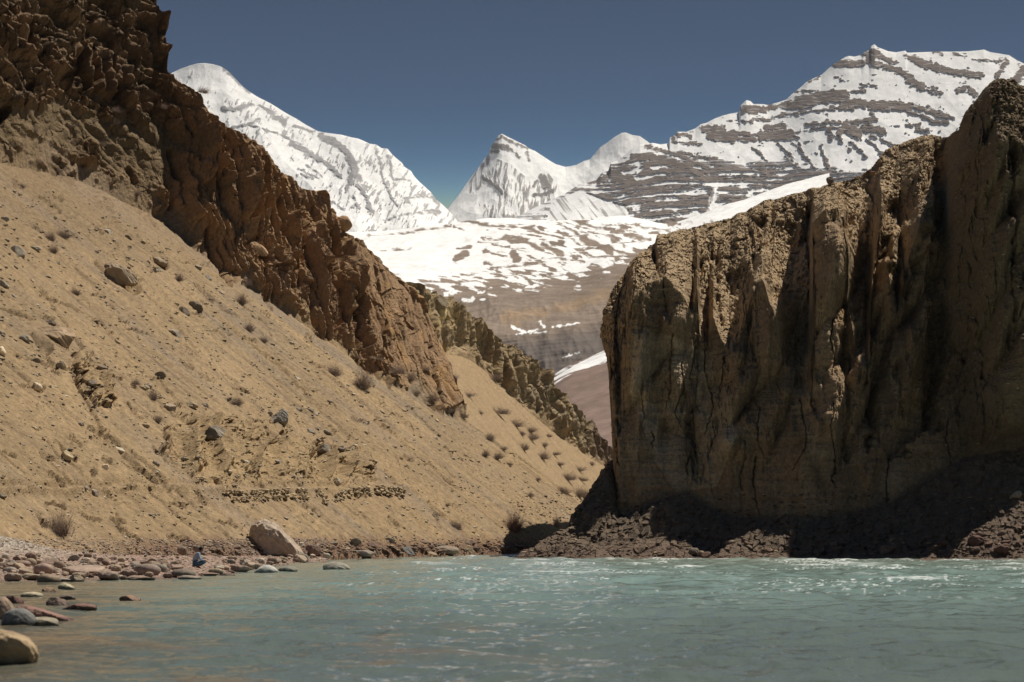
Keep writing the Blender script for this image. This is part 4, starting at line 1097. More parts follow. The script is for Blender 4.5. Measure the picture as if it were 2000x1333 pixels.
def hull_stone(name, label, cat, D, pts, col, seed, thick, rough=.05, smooth=False, sub=5):
    """a stone whose outline runs through the given photo points, thick metres deep"""
    import bmesh
    P = []
    r = np.random.RandomState(seed)
    cx, cy = np.mean([p[0] for p in pts]), np.mean([p[1] for p in pts])
    for x, y in pts:
        P.append(W(x, y, D + r.uniform(-.08, .08) * thick))
        P.append(W(cx + (x - cx) * .72, cy + (y - cy) * .72, D - thick * r.uniform(.3, .5)))
        P.append(W(cx + (x - cx) * .72, cy + (y - cy) * .72, D + thick * r.uniform(.3, .5)))
    P = np.array(P); c0 = P.mean(0)
    bm = bmesh.new()
    for p in P - c0: bm.verts.new(p)
    bmesh.ops.convex_hull(bm, input=bm.verts)
    pl = [(np.array(f.normal[:]), f.calc_center_median()) for f in bm.faces]
    nn = np.array([a for a, _ in pl]); hh = np.array([np.dot(a, b[:]) for a, b in pl])
    sg = np.sign(hh); nn *= sg[:, None]; hh *= sg
    bm.free()
    V, Fc = ICO[sub]
    dd = V @ nn.T
    rad = np.where(dd > 1e-4, hh / np.maximum(dd, 1e-4), 1e9).min(1)
    size = np.ptp(P, axis=0).max()
    k = 1 + rough * (1.4 * noise3(V, 1.6, seed, 5) + .8 * noise3(V, 5, seed + 3, 4) + .35 * noise3(V, 17, seed + 5, 3))
    o = link(name, mesh_np(name, V * (rad * k)[:, None], Fc, M_stone, smooth))
    o.location = c0
    o.color = (*col, 1)
    return tag(o, label, cat)


# boulders one can point at
BIG = [
    ("large brown boulder half buried in the slope with a black hollow beneath", 106, 655, 88, 48, (.26, .195, .135), 22, True, .3, 8),
    ("long dark slab jutting from the tan slope, broken at its lower end", 236, 542, 74, 40, (.20, .16, .12), 23, True, .55, 10),
    ("narrow dark slab lying on the slope above the scattered shrubs", 312, 513, 36, 15, DARK, 24, True, .55, 8),
    ("grey capstone balanced on top of the tallest yellow earth pillar", 419, 848, 42, 34, (.17, .15, .125), 25, True, .1, 9),
    ("tilted slate-grey block on the slope right of the earth pillars", 546, 820, 34, 44, (.175, .165, .15), 26, True, .5, 8),
    ("grey boulder capping a crumbling earth knob above the stone wall", 634, 880, 30, 26, (.19, .17, .14), 27, True, .2, 8),
    ("grey stone lying just above the gap in the stone wall", 657, 942, 18, 18, GREY, 28, True, .5, 8),
    ("flat-topped dark stone on the rim of the earth pillars", 332, 797, 24, 22, DARK, 29, True, .1, 8),
    ("flat tan-grey slab resting on the rim of the earth pillars", 374, 792, 28, 14, (.25, .21, .15), 30, True, .15, 8),
    ("pale cream boulder perched at the head of the eroded rill", 70, 757, 22, 18, PALE, 31, True, .1, 9),
    ("pale cream block at the left edge of the slope", 3, 688, 22, 24, PALE, 32, True, .1, 9),
    ("dark stone in front of the crumbling tan bluff", 118, 715, 20, 20, DARK, 33, True, .2, 9),
    ("grey-topped boulder on the lower slope above the path", 130, 893, 26, 24, (.29, .24, .165), 34, True, .3, 9),
    ("small cream boulder on the lower slope above the path", 206, 914, 14, 14, PALE, 35, True, .4, 9),
    ("round tan boulder overhanging the skyline of the left ridge", 672, 437, 34, 32, (.25, .165, .10), 36, False, 0., 3),
    ("dark cube-shaped block on the skyline of the far spur", 857, 592, 36, 30, (.20, .165, .12), 37, True, .1, 7),
    ("yellow block leaning below the dark block on the far spur", 862, 612, 24, 26, (.47, .37, .22), 38, True, .2, 7),
    ("slanting grey slab at the waterline of the far bank", 797, 1078, 34, 22, (.19, .18, .165), 39, True, .55, 7),
    ("smooth pale-bottomed boulder awash at the far bank", 709, 1082, 44, 14, (.30, .25, .205), 40, False, .0, 3),
    ("dark split boulder standing on the far bank", 694, 1061, 22, 22, DARK, 41, True, .3, 9),
    ("smooth brown boulder on the far bank above the waterline", 870, 1076, 52, 20, (.28, .215, .165), 42, False, .0, 3),
    ("grey boulder high on the rubble of the far bank", 760, 1055, 24, 14, GREY, 43, True, .2, 9),
    ("reddish lump leaning on the huge pale boulder", 610, 1075, 30, 26, (.23, .16, .125), 44, True, .4, 8),
    ("upright dark rock standing alone on the rim of the right cliff", 1621, 354, 16, 16, DARK, 45, True, .3, 12),
    ("orange-brown rock on the rim of the right cliff", 1706, 338, 12, 8, (.33, .2, .12), 46, True, .2, 8),
    ("dark boulder silhouetted at the water's edge below the right cliff", 1358, 1080, 26, 16, DARK, 47, True, .0, 8),
    ("grey boulder in the sunlit streak below the right cliff", 1301, 1076, 26, 12, (.22, .18, .14), 48, True, .1, 8),
    ("long grey slab on the sunlit rubble below the right cliff", 1984, 968, 26, 16, GREY, 49, True, -.5, 8),
    ("big dark red block on the rubble shore below the right cliff", 1906, 1058, 34, 26, (.14, .085, .065), 50, True, .1, 7),
    ("square dark red block near the waterline below the right cliff", 1958, 1074, 34, 24, (.13, .08, .062), 51, True, .0, 7),
    ("tan wedge of rock on the slope beneath the brown buttress", 505, 487, 44, 20, (.27, .19, .12), 52, True, .6, 8),
]
for i, (lb, x, y, w_, h_, col, sd_, an, tl, cu) in enumerate(BIG):
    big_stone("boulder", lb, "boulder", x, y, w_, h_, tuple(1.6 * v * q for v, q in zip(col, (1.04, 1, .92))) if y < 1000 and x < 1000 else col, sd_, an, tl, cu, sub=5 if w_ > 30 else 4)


_D = hit(545, 1084)[0][1]
hull_stone("boulder", "huge pale wedge-shaped boulder with a dark wet foot at the river edge", "boulder", _D, [(486, 1040), (492, 1026), (506, 1017), (518, 1013), (530, 1019), (545, 1028), (560, 1046), (575, 1058), (590, 1074), (599, 1088), (596, 1097), (515, 1096), (498, 1084), (488, 1062)], (.42, .335, .255), 21, 3.0, .10)


def water_stone(label, px, wl, w_, h_, col, seed, angular=False, tilt=0., D=None, cuts=5):
    """a stone standing in the river: its waterline is at photo row wl"""
    D = D or CAMH * F / (wl - YH)
    z = h_ * D / F
    r = np.random.RandomState(seed)
    V, Fc = stone_shape(r, 5 if w_ > 50 else 4, angular, .8, 1.2, cuts)
    me = mesh_np("river_stone", V, Fc, M_stone, not angular)
    o = put_stone("river_stone", label, "river stone", me, px, wl, w_, h_ * 1.9, col, None, None, 0, ((px - 1000) / F * D, D, z * .06), .8, tilt)
    return o


WS = [
    ("blue-grey rounded stone against the long red slab", 38, 1220, 70, 32, (.21, .205, .19), 73, False, .05),
    ("pale flat stone at the end of the blue-grey stone", 85, 1219, 70, 14, (.36, .31, .225), 74, False, .05),
    ("tan boulder cut off by the edge behind the long red slab", 2, 1210, 60, 42, (.34, .25, .18), 75, False, .1),
    ("cream stone tapering to the right in the shallows near the bank", 130, 1150, 34, 11, (.47, .41, .28), 76, False, .1),
    ("flat cream stone with a bright tip, awash in the shallows", 63, 1165, 46, 9, (.45, .38, .26), 77, False, .05),
    ("small reddish-tan block in the shallows beside the flat cream stone", 96, 1157, 28, 9, (.33, .22, .15), 78, True, .1),
    ("low grey-brown stone in the shallows, second from the tapering cream stone", 132, 1171, 32, 9, (.22, .18, .145), 79, False, .0),
    ("brown slab between the shallows and the long red slab", 112, 1184, 52, 16, (.25, .18, .145), 80, True, .15),
    ("flat red slab lying farthest out beyond the long red slab", 152, 1191, 74, 13, (.24, .145, .115), 81, True, -.06),
    ("lone orange-topped flat rock out in the shallows", 254, 1171, 44, 8, (.36, .215, .14), 82, True, .02),
    ("dark red stone behind the long red slab", 30, 1180, 40, 18, (.2, .115, .095), 83, True, .2),
    ("white rounded stone in the river nearest the kneeling person", 519, 1118, 48, 15, (.50, .48, .42), 84, False, .02),
    ("grey-tan low stone beside the white stone in the river", 562, 1116, 38, 11, (.28, .26, .21), 85, False, .02),
    ("pale domed stone standing alone in the rapids", 657, 1113, 54, 15, (.36, .33, .27), 86, False, .08),
    ("brown stone cut by the frame just below the red slabs", 12, 1245, 60, 14, (.24, .175, .13), 87, False, .0),
]
for a in WS: water_stone(*a)
hull_stone("river_stone", "tan boulder at the near corner, its foot dark and wet", "river stone", 29.6, [(-60, 1262), (-30, 1236), (5, 1229), (28, 1236), (44, 1243), (60, 1246), (71, 1262), (78, 1283), (76, 1304), (60, 1316), (-40, 1318)], (.38, .28, .17), 91, .7, .13, True)
hull_stone("river_stone", "long dark red slab sloping down into the shallows", "river stone", 45.3, [(22, 1196), (30, 1184), (46, 1180), (78, 1188), (110, 1200), (140, 1208), (156, 1217), (152, 1224), (100, 1228), (40, 1222)], (.26, .155, .125), 92, .9, .07)

# cobbles along the bank: big rounded ones at the waterline, smaller ones behind
CB = [
    ("olive-brown domed cobble at the waterline, tallest of its row", 95, 1134, 46, 22, (.27, .20, .135), 0),
    ("grey speckled flat cobble in front of the olive-brown dome", 118, 1135, 40, 10, (.29, .265, .24), 1),
    ("tan squared cobble right of the olive-brown dome", 147, 1133, 34, 15, (.36, .29, .19), 2),
    ("dusty pink rounded cobble behind the olive-brown dome", 85, 1113, 40, 20, (.37, .255, .215), 3),
    ("pink-tan rounded cobble at the waterline near the frame edge", 24, 1129, 36, 17, (.40, .30, .23), 4),
    ("broad mauve-brown cobble at the waterline", 215, 1126, 44, 18, (.275, .20, .17), 5),
    ("large purple-grey boulder near the waterline left of the person", 288, 1115, 54, 22, (.26, .205, .18), 6),
    ("long pinkish slab with pale veins behind the waterline", 168, 1115, 80, 18, (.38, .275, .22), 7),
    ("flat brown slab at the waterline below the purple-grey boulder", 275, 1131, 58, 12, (.26, .19, .15), 8),
    ("dark ragged boulder at the waterline just left of the person", 358, 1122, 50, 18, (.17, .145, .125), 9),
    ("low grey-brown stone at the waterline below the dark ragged boulder", 370, 1130, 46, 10, (.235, .205, .17), 0),
    ("long flat maroon ledge at the waterline below the person", 405, 1123, 44, 7, (.22, .135, .115), 1),
    ("dark maroon ledge at the waterline right of the long one", 442, 1124, 34, 6, (.18, .11, .095), 2),
    ("tan domed cobble just right of the person", 422, 1117, 30, 11, (.33, .265, .18), 3),
    ("rounded pinkish-brown boulder on the point right of the person", 468, 1112, 40, 13, (.27, .185, .155), 4),
    ("dark red angular block on the gravel below the pale cobble heap", 62, 1088, 24, 15, (.24, .14, .11), 5),
    ("flat brown stone on the gravel below the pale cobble heap", 40, 1102, 42, 12, (.25, .165, .13), 6),
    ("brown cobble just above the dusty pink one", 92, 1102, 26, 12, (.255, .165, .13), 7),
    ("tan cobble between the pink-tan one and the olive-brown dome", 62, 1127, 40, 13, (.39, .32, .22), 8),
    ("dark block on the gravel in the middle of the bank", 206, 1100, 16, 10, (.2, .12, .1), 9),
    ("small tan stone lying left of the person", 338, 1108, 40, 9, (.33, .23, .18), 2),
    ("blue-grey cobble near the frame edge behind the pink-tan one", 20, 1115, 30, 12, (.28, .26, .23), 3),
    ("mauve cobble between the broad cobble and the purple-grey boulder", 250, 1122, 36, 14, (.31, .23, .195), 4),
    ("brown pointed rock on the bank behind the person", 357, 1076, 20, 14, (.19, .135, .105), 5),
    ("dark rock with a pale top on the bank behind the person", 384, 1072, 16, 10, (.2, .165, .13), 6),
]
for lb, x, y, w_, h_, col, k in CB:
    D_ = min(CAMH * F / (max(y + h_ * .45, 1060) - YH) * .97, 112 + 0.05 * x)
    p, _ = hit(x, y + h_ * .4)
    if p is not None and p[1] < 140: D_ = p[1]
    put_stone("cobble", lb, "cobble", (RND_ST if k % 3 == 0 else ANG)[k], x, y, w_, h_ * 1.25, tuple(.6 * a + .4 * b for a, b in zip(col, (.29, .225, .165))), None, None, .3, W(x, y, D_))

BANK_GR = "loose cobbles on the gravel bank"
for i in range(330):
    x = random.uniform(-5, 505) if random.random() < .8 else random.uniform(480, 640); y = random.triangular(1078, 1137, 1112) if x < 490 else np.interp(x, SHX, SHY) - random.uniform(3, 14)
    if y > np.interp(x, SHX, SHY) - 2: continue
    p, _ = hit(x, y)
    if p is None or p[1] > 165: continue
    s = (7 + 22 * random.random() ** 2.2) * (1 if y > 1095 else .6)
    t = random.random()
    col = (.36, .275, .20) if t < .5 else (.26, .19, .145) if t < .75 else (.28, .245, .2) if t < .88 else (.47, .40, .31)
    if 350 < x < 425 and y > 1088: continue
    put_stone("cobble", "small rounded river cobble lying loose on the gravel bank", "cobble", random.choice(RND_ST if random.random() < .3 else ANG), x, y - s * .08, s, s * random.uniform(.5, .85), col, random.random() < .5, BANK_GR, pos=W(x, y - s * .15, p[1]))

# stones lying on the slopes
def scatter_group(n, name, label, cat, group, pick, size, cols, hr=(.45, .8), meshes=ANG, tilt=(0, .7)):
    k = tries = 0
    while k < n and tries < n * 12:
        tries += 1
        x, y = pick()
        p, _ = hit(x, y)
        if p is None: continue
        s = size(x, y)
        o = put_stone(name, label, cat, random.choice(meshes), x, y, s, s * random.uniform(*hr), random.choice(cols), random.random() < .5, group, pos=W(x, y, p[1]), tilt=random.uniform(*tilt))
        k += 1


def in_talus(x0, x1, y0, y1):
    def f():
        while True:
            x, y = random.uniform(x0, x1), random.uniform(y0, y1)
            if x < 900 and y > np.interp(x, [0, 250, 480, 700, 900], [345, 420, 580, 725, 840]) and y < 1060: return x, y
    return f


sz = lambda a, b, p=2.5: (lambda x, y: a + (b - a) * random.random() ** p)
MIXC = [GREY, GREY, TAN, DARK, (.25, .2, .15), PALE]
scatter_group(50, "rock", "small angular stone lying loose on the upper tan slope", "rock", "stones on the upper tan slope", in_talus(0, 420, 420, 700), sz(7, 34), MIXC)
scatter_group(45, "rock", "small angular stone lying among the earth pillars above the path", "rock", "stones among the earth pillars", in_talus(300, 740, 770, 940), sz(6, 20), MIXC)
scatter_group(35, "rock", "small angular stone lying on the lower left slope near the path", "rock", "stones on the lower slope near the path", in_talus(0, 330, 700, 1050), sz(6, 26), MIXC)
scatter_group(35, "rock", "small angular stone lying on the smooth slope below the brown cliff", "rock", "stones on the slope below the brown cliff", in_talus(420, 900, 560, 860), sz(5, 15), MIXC)
scatter_group(15, "rock", "small angular stone lying on the bare slope below the stone wall", "rock", "stones below the stone wall", lambda: (random.uniform(430, 1050), random.uniform(975, 1050)), sz(5, 14), MIXC)
scatter_group(50, "rock", "rough stone wedged in the rubble strip along the far bank", "rock", "rubble along the far bank", lambda: (random.uniform(420, 1010), random.triangular(1050, 1088, 1075)), sz(8, 24, 1.8), [(.21, .14, .11), DARK, GREY, (.24, .17, .13), TAN], tilt=(-.3, .7))
scatter_group(55, "rock", "rough dark red rock in the rubble shore below the right cliff", "rock", "rubble shore below the right cliff", lambda: (random.uniform(1030, 2000) if random.random() < .5 else random.uniform(1700, 2000), random.triangular(1030, 1090, 1084)), sz(7, 26, 1.8), [(.15, .095, .07), (.2, .14, .1), (.12, .085, .065), (.25, .19, .13)], tilt=(-.6, .3))


# fine scree: nobody could count it
def scree(name, label, n, pick, s0, s1, cols, seed, sub=1):
    r = np.random.RandomState(seed)
    shapes = [stone_shape(r, sub, True, .6, 1.3, 5) for _ in range(6)]
    Vs, Fs, Cs, off = [], [], [], 0
    for _ in range(n):
        x, y = pick(r)
        p, _n = hit(x, y)
        if p is None: continue
        V, Fc = shapes[r.randint(6)]
        s = (s0 + (s1 - s0) * r.rand() ** 6) * p[1] / F * .5
        a = r.rand() * 6.28
        Rm = np.array([[math.cos(a), -math.sin(a), 0], [math.sin(a), math.cos(a), 0], [0, 0, 1]])
        Vs.append((V * np.array([1, 1, .7]) @ Rm.T) * s + p); Fs.append(Fc + off); off += len(V)
        c = np.array(cols[r.randint(len(cols))]) * r.uniform(.8, 1.2)
        Cs.append(np.broadcast_to(c, V.shape))
    o = link(name, mesh_np(name, np.concatenate(Vs), np.concatenate(Fs), M_scree, False, {"col": np.concatenate(Cs).astype(f32)}))
    tag(o, label, "scree", None, 'stuff')


def pk_talus(r):
    while True:
        x, y = r.uniform(-5, 1140), r.uniform(340, 1075)
        lo = np.interp(x, [0, 250, 480, 700, 900, 1140], [345, 420, 575, 720, 840, 1000])
        if y > lo and r.rand() < .35 + .65 * (np.sin(x / 60 - y / 37) * np.sin(x / 23 + y / 31) > -.1): return x, y


scree("scree", "fine grey and tan scree sprinkled over the left slope", 9000, pk_talus, 2.2, 13, [(.36, .28, .18), (.33, .27, .2), (.28, .23, .17), (.5, .43, .32), (.34, .265, .175)], 5)
scree("gravel", "fine rubble at the foot of the left slope along the water", 3000, lambda r: (r.uniform(300, 1040), 1050 + 38 * r.beta(2, 1.6)), 3, 12, [(.22, .14, .11), (.17, .12, .095), (.3, .22, .17), (.36, .3, .22)], 6)
scree("gravel", "pebbles and small cobbles covering the left gravel bank", 9000, lambda r: (lambda x: (x, r.uniform(1052, np.interp(x, SHX, SHY))))(r.uniform(-5, 640)), 3, 9, [(.36, .26, .2), (.25, .155, .125), (.3, .27, .23), (.48, .42, .34), (.4, .3, .22)], 7)
scree("gravel", "dark rubble covering the shore below the right cliff", 5500, lambda r: (r.uniform(1010, 2005), 1092 - 130 * r.rand() ** 1.7), 3, 13, [(.15, .1, .075), (.19, .14, .1), (.12, .09, .07), (.25, .19, .13)], 8)
scree("scree", "gravelly stones studding the top of the right cliff", 5000, lambda r: (lambda x: (x, np.interp(x, [1180, 1283, 1440, 1610, 1740, 1850, 1900, 2000], [590, 460, 420, 362, 290, 262, 200, 170]) + 150 * r.rand() ** 1.4))(r.uniform(1180, 2000)), 2.5, 8, [(.27, .2, .125), (.34, .25, .16), (.17, .13, .085), (.42, .34, .24)], 9)

scree("scree", "cobbles and pebbles stuck in the face of the right cliff", 6000, lambda r: (lambda x: (x, r.uniform(np.interp(x, [1180, 1283, 1440, 1610, 1740, 1850, 1900, 2000], [600, 470, 430, 372, 300, 272, 220, 190]), np.interp(x, [1190, 1450, 1700, 1850, 2000], [990, 1000, 980, 910, 860]))))(r.uniform(1180, 2003)), 1.6, 8, [(.27, .2, .125), (.32, .25, .17), (.18, .135, .09), (.36, .29, .2)], 10)


# ------------------------------------------------------------------ shrubs
M_twig = simple_mat("dry_twigs", (.34, .265, .215), .95, 8, .35)
M_twig2 = simple_mat("reddish_dry_twigs", (.30, .19, .15), .95, 8, .35)
M_stem = simple_mat("woody_stems", (.13, .095, .07), .95, 8, .3)


def sticks(r, n, lo, hi, thick, spread, kids=4, curve=.2):
    """thin curved three-sided twigs rising from the origin, unit size"""
    Vs, Fs, off = [], [], 0
    def one(p0, d, L, t0, segs=3):
        nonlocal off
        d = d / np.linalg.norm(d)
        a = np.cross(d, r.normal(size=3)); a /= np.linalg.norm(a); b = np.cross(d, a)
        bend = r.normal(size=3) * curve
        pts = []
        for k in range(segs + 1):
            s = k / segs
            c = p0 + d * L * s + bend * L * s * s
            t = t0 * (1 - .8 * s)
            pts.append(c)
            for q in range(3):
                an = q * 2.094
                Vs.append(c + t * (math.cos(an) * a + math.sin(an) * b))
            if k:
                o = off + 3 * (k - 1)
                for q in range(3):
                    Fs.append([o + q, o + (q + 1) % 3, o + 3 + (q + 1) % 3, o + 3 + q])
        off += 3 * (segs + 1)
        return pts
    clumps = [(r.normal() * .28, r.normal() * .28, r.uniform(.45, 1.0), r.normal() * .3, r.normal() * .3) for _ in range(r.randint(2, 6))]
    for _ in range(n):
        th, ph = r.rand() * 6.283, spread * math.sqrt(r.rand())
        d = np.array([math.sin(ph) * math.cos(th), math.sin(ph) * math.sin(th), math.cos(ph)])
        cl = clumps[r.randint(len(clumps))]
        pts = one(np.array([cl[0] + r.normal() * .07, cl[1] + r.normal() * .07, 0]), d + np.array([cl[3], cl[4], 0]), r.uniform(lo, hi) * cl[2], thick)
        for _k in range(kids):
            k = r.randint(1, 4)
            one(pts[k], d + r.normal(size=3) * .5, r.uniform(.2, .45) * hi, thick * .6, 2)
    return np.array(Vs), np.array(Fs)


r_ = np.random.RandomState(44)
TW = [mesh_np("twigs", *sticks(r_, 210, .45, 1.0, .0075, 1.35, 6), M_twig, False) for _ in range(7)]
TWR = [mesh_np("twigs", *sticks(r_, 260, .45, 1.0, .0075, 1.4, 7), M_twig2, False) for _ in range(2)]
STM = [mesh_np("stems", *sticks(r_, 14, .3, .6, .03, 1.0, 2), M_stem, False) for _ in range(2)]


def shrub(label, px, py, wpx, hpx, tw=None, group=None, parts=False):
    p, _ = hit(px, py + hpx * .4)
    if p is None: return
    D = p[1]
    s, h = wpx * D / F / 1.8, hpx * D / F / .95
    base = W(px, py + hpx * .45, D)
    if parts:
        root = link("dry_shrub", None, None, base)
        a = link("twigs", random.choice(tw or TW), root); b = link("stems", random.choice(STM), root)
    else:
        root = link("dry_shrub", random.choice(tw or TW)); root.location = base
    root.rotation_euler = (0, .15, random.uniform(0, 6.28))
    root.scale = (s, s, h)
    tag(root, label, "shrub", group)


SH_BIG = [
    ("large reddish bare bush on the lower slope nearest the river", 1001, 1016, 48, 50, TWR),
    ("big dark brown bush on the slope above the pale cobble heap", 114, 1020, 56, 56, None),
    ("big grey shrub on the slope below the brown buttress", 704, 741, 44, 42, None),
    ("grey shrub just left of the biggest one below the buttress", 655, 722, 40, 30, None),
    ("olive shrub on the slope beside the pale rock above the earth pillars", 300, 770, 30, 26, None),
    ("thin grey shrub right of the olive one above the earth pillars", 462, 782, 28, 22, None),
    ("round shrub low on the slope, last before the right cliff's toe", 1086, 1018, 20, 24, None),
    ("wide low shrub left of the reddish bush", 892, 1024, 34, 22, None),
    ("small olive shrub on the rim of the earth pillars", 306, 816, 24, 24, None),
    ("small grey shrub near the dark block left of the bluff", 150, 568, 26, 20, None),
    ("shrub beside the narrow dark slab high on the slope", 348, 541, 26, 18, None),
    ("dry shrub under the cliff foot, upper of two", 470, 583, 30, 26, None),
    ("dry shrub on the slope, left of a pair below the cliff", 484, 637, 28, 22, None),
    ("dry shrub on the slope, right of a pair below the cliff", 517, 662, 22, 16, None),
    ("small shrub close under the cliff foot, higher up", 487, 550, 22, 18, None),
    ("small shrub on the dark upper slope", 75, 315, 24, 20, None),
    ("low shrub tuft high on the left slope near the frame edge", 98, 460, 24, 24, None),
    ("low shrub tuft beneath the tuft near the frame edge", 104, 485, 22, 20, None),
    ("dark shrub left of the long dark slab", 126, 455, 36, 22, None),
    ("greenish shrub high on the slope under the dark cliff", 262, 745, 26, 14, None),
]
for lb, x, y, w_, h_, tw in SH_BIG:
    shrub(lb, x, y, w_, h_, tw, None, True)
SP = [(880, 800, 40, 22), (895, 735, 36, 26), (960, 735, 40, 26), (965, 852, 24, 22), (975, 800, 36, 20), (940, 805, 30, 24), (1000, 825, 40, 20), (1018, 870, 24, 22), (1042, 852, 34, 20), (985, 875, 22, 20), (950, 884, 18, 20), (968, 888, 20, 20), (1060, 888, 24, 18), (1086, 885, 24, 16),
      (1030, 838, 40, 20), (1100, 905, 40, 22), (1130, 915, 44, 24), (1110, 930, 40, 26), (1140, 935, 40, 30), (1105, 955, 50, 28), (1135, 960, 40, 30), (800, 735, 36, 26), (770, 720, 34, 22), (815, 765, 26, 22), (845, 775, 24, 18), (835, 720, 30, 22), (905, 810, 26, 24), (1000, 905, 18, 14), (1050, 935, 16, 12), (1150, 905, 30, 20), (1073, 850, 16, 12),
      (920, 770, 40, 16), (1015, 845, 30, 18), (1060, 868, 20, 14), (740, 700, 30, 18), (700, 695, 22, 14), (1045, 965, 14, 20), (870, 985, 20, 16)]
for x, y, w_, h_ in SP:
    k = random.uniform(.55, 1.25)
    shrub("dry grey-brown shrub without leaves on the gully slope under the far spur", x + random.uniform(-8, 8), y, w_ * k * 1.1, h_ * k * random.uniform(.6, 1.0), None, "shrubs in the gully below the far spur")
for i in range(16):
    x, y = random.uniform(20, 420), random.uniform(170, 380)
    shrub("small dark tuft of dry scrub on the shadowy upper rock slope", x, y, random.uniform(14, 26), random.uniform(9, 15), None, "scrub on the upper rock slope")


# ------------------------------------------------------------------ dry-stone wall of the footpath
def stone_wall(label, pts, h_px, tier_px, seed):
    r = np.random.RandomState(seed)
    shapes = [stone_shape(r, 2, True, .75, 1.25, 6) for _ in range(8)]
    root = None
    for name, lift, hh, fwd in (("upper_course", 0, h_px, 0.0), ("lower_course", h_px + 3, tier_px, .2)):
        Vs, Fs, Cs, off = [], [], [], 0
        for (x0, y0), (x1, y1) in zip(pts[:-1], pts[1:]):
            n = int((x1 - x0) / 4.6)
            for k in range(n):
                x = x0 + (x1 - x0) * (k + r.rand() * .5) / n
                yt = y0 + (y1 - y0) * k / n
                p, _n = hit(x, yt + lift + hh)
                D = p[1] - .08 - fwd
                if r.rand() < .26: continue
                for q in range(max(2, int(hh / 4.2))):
                    y = yt + lift + (q + .5) * hh / max(2, int(hh / 4.2)) + r.normal() * 1.1
                    V, Fc = shapes[r.randint(8)]
                    s = r.uniform(3.0, 4.6) * D / F
                    Vs.append(V * s * np.array([1, 1.6, 1]) + W(x, y, D + r.normal() * .03)); Fs.append(Fc + off); off += len(V)
                    c = np.array([(.50, .39, .25), (.43, .335, .215), (.36, .285, .19), (.30, .24, .165)][r.randint(4)]) * r.uniform(.85, 1.15)
                    Cs.append(np.broadcast_to(c, V.shape))
        me = mesh_np(name, np.concatenate(Vs), np.concatenate(Fs), M_scree, False, {"col": np.concatenate(Cs).astype(f32)})
        if root is None:
            root = link("stone_wall", None)
            tag(root, label, "stone wall")
        link(name, me, root)


stone_wall("longer stretch of dry-stone path wall, sagging at its broken end", [(442, 956), (520, 955), (580, 951), (625, 958), (642, 968)], 11, 7, 81)
stone_wall("shorter stretch of dry-stone path wall beyond the collapsed gap", [(655, 962), (690, 952), (745, 947), (793, 954)], 9, 5, 82)


# ------------------------------------------------------------------ the kneeling person
M_skin = simple_mat("skin", (.30, .17, .11), .6, 40, .08)
M_shirt = simple_mat("pale_blue_shirt", (.30, .39, .48), .9, 30, .12)
M_jeans = simple_mat("blue_jeans", (.07, .13, .20), .9, 60, .2)
M_hair = simple_mat("black_hair", (.012, .010, .010), .6, 60, .3)
M_shoe = simple_mat("dark_shoe", (.03, .03, .035), .7, 40, .2)
M_eye = simple_mat("dark_eye", (.02, .015, .012), .3, 40, .1)


def skin_mesh(name, verts, edges, radii, m, levels=2, root=0):
    me = bpy.data.meshes.new(name)
    me.from_pydata(verts, edges, [])
    o = bpy.data.objects.new(name, me)
    C.objects.link(o)
    mod = o.modifiers.new("skin", 'SKIN')
    mod.use_smooth_shade = True
    for v, rr in zip(me.skin_vertices[0].data, radii):
        v.radius = rr if isinstance(rr, tuple) else (rr, rr)
        v.use_root = False
    me.skin_vertices[0].data[root].use_root = True
    sb = o.modifiers.new("sub", 'SUBSURF'); sb.levels = sb.render_levels = levels
    dg = bpy.context.evaluated_depsgraph_get()
    out = bpy.data.meshes.new_from_object(o.evaluated_get(dg))
    bpy.data.objects.remove(o); bpy.data.meshes.remove(me)
    out.name = name
    out.materials.clear(); out.materials.append(m)
    return out


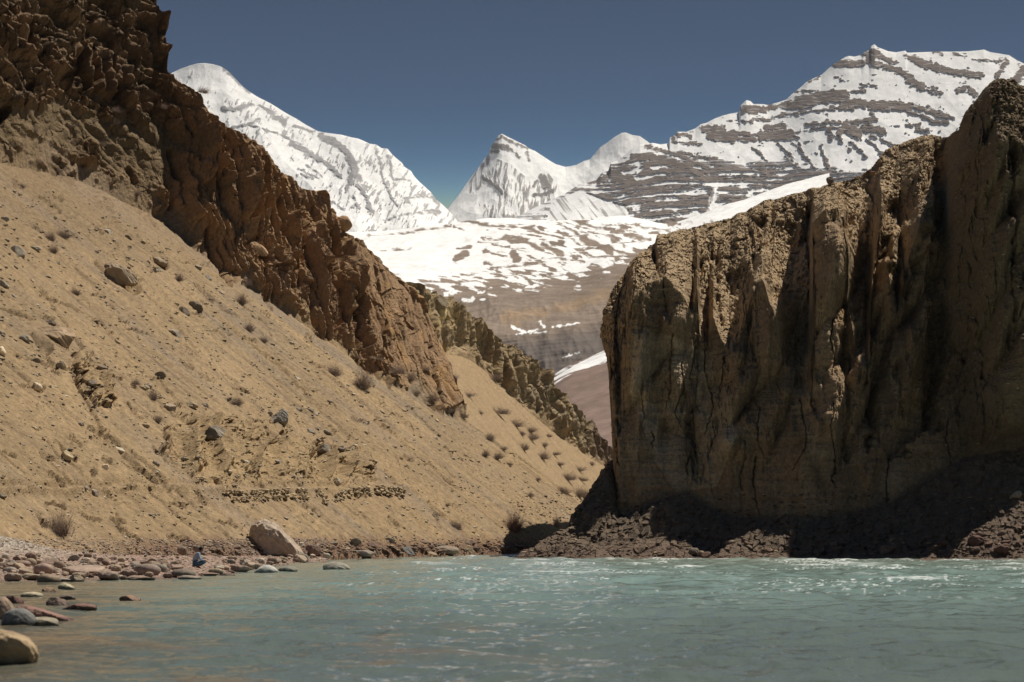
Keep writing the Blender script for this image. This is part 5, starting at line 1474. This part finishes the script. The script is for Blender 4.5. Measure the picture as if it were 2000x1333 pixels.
def person():
    V, E, Rd = [], [], []
    def add(p, r, prev=None):
        V.append(p); Rd.append(r)
        if prev is not None: E.append((prev, len(V) - 1))
        return len(V) - 1
    pel = add((-.06, 0, .24), (.13, .11))
    w1 = add((-.05, 0, .38), (.115, .10), pel); ch = add((.02, 0, .53), (.13, .11), w1); nk0 = add((.09, 0, .645), .075, ch)
    nk = add((.135, 0, .695), .05, nk0); hd = add((.185, 0, .745), (.075, .08), nk); ht = add((.20, 0, .805), (.072, .078), hd)
    add((.262, 0, .742), .014, hd); add((.235, 0, .69), .026, hd)
    add((.175, .078, .752), .013, hd); add((.175, -.078, .752), .013, hd)
    for s, wr in ((-1, (.33, .335)), (1, (.31, .44))):
        sh = add((.075, .165 * s, .60), .055, ch); el = add((.11, .20 * s, .385), .041, sh); wz = add((wr[0], .13 * s, wr[1]), .028, el)
        d = np.array([.9, -.2 * s, -.35]); d /= np.linalg.norm(d)
        pal = add(tuple(np.array([wr[0], .13 * s, wr[1]]) + d * .06), (.032, .018), wz)
        p0 = np.array(V[pal])
        for k, (off, L) in enumerate(((-.03, .062), (-.010, .075), (.010, .07), (.028, .055))):
            a = add(tuple(p0 + d * .035 + np.array([0, off, .0])), .0095, pal)
            b_ = add(tuple(p0 + d * (.035 + L * .5) + np.array([0, off, -.008])), .009, a)
            add(tuple(p0 + d * (.03 + L * .85) + np.array([0, off, -.03])), .008, b_)
        t0 = add(tuple(p0 - d * .015 + np.array([0, -.03 * s, .012])), .011, pal)
        add(tuple(p0 + d * .03 + np.array([0, -.05 * s, .015])), .009, t0)
    for s in (-1, 1):
        hp = add((-.04, .09 * s, .22), .085, pel); kn = add((.37, .13 * s, .275), .06, hp); an = add((.0, .11 * s, .115), .04, kn)
        add((.13, .12 * s, .035), (.035, .045), an)
    root = link("person", skin_mesh("person", V, E, Rd, M_skin))
    # shirt
    sv = [(-.075, 0, .27), (-.06, 0, .38), (.015, 0, .53), (.085, 0, .645), (.115, 0, .675)]
    sr = [(.15, .125), (.135, .115), (.148, .126), (.09, .085), (.062, .06)]
    se = [(0, 1), (1, 2), (2, 3), (3, 4)]
    for s, wr in ((-1, (.32, .338)), (1, (.30, .438))):
        i = len(sv)
        sv += [(.07, .168 * s, .60), (.108, .205 * s, .385), (wr[0] - .03, .14 * s, wr[1] - .002)]
        sr += [.07, .055, .04]; se += [(2, i), (i, i + 1), (i + 1, i + 2)]
    link("shirt", skin_mesh("shirt", sv, se, sr, M_shirt), root)
    jv, jr, je = [(-.065, 0, .235)], [(.145, .125)], []
    for s in (-1, 1):
        i = len(jv)
        jv += [(-.03, .095 * s, .215), (.37, .132 * s, .278), (.04, .114 * s, .135)]
        jr += [.10, .074, .056]; je += [(0, i), (i, i + 1), (i + 1, i + 2)]
    link("jeans", skin_mesh("jeans", jv, je, jr, M_jeans), root)
    # short thick hair over the skull, nape to brow
    Vh, Fh = ICO[4]
    Vh = Vh * np.array([.105, .098, .10])
    front = Vh[:, 0] * .8 - Vh[:, 2] * .75
    Vh = Vh * np.where(front > .045, .74, 1.0)[:, None] * (1 + .09 * noise3(Vh, 45, 5, 3))[:, None]
    link("hair", mesh_np("hair", Vh + np.array([.185, 0, .79]), Fh, M_hair, True), root)
    for s in (-1, 1):
        link("shoe", skin_mesh("shoe", [(-.03, .115 * s, .085), (.05, .118 * s, .05), (.16, .122 * s, .03)], [(0, 1), (1, 2)], [(.042, .05), (.042, .045), (.04, .03)], M_shoe), root)
        Ve, Fe = ICO[2]
        link("eye", mesh_np("eye", Ve * .011 + np.array([.252, .03 * s, .765]), Fe, M_eye), root)
    D = 95.5
    g = hit(388, 1109)[0]
    D = g[1] if g is not None and 80 < g[1] < 112 else D
    root.location = W(384, 1111.5, D)
    root.rotation_euler = (0, 0, .2)
    sc = 43.5 * D / F / .885
    root.scale = (sc, sc, sc)
    tag(root, "person in a pale blue shirt and jeans squatting on the stony bank, head bowed", "person")


person()
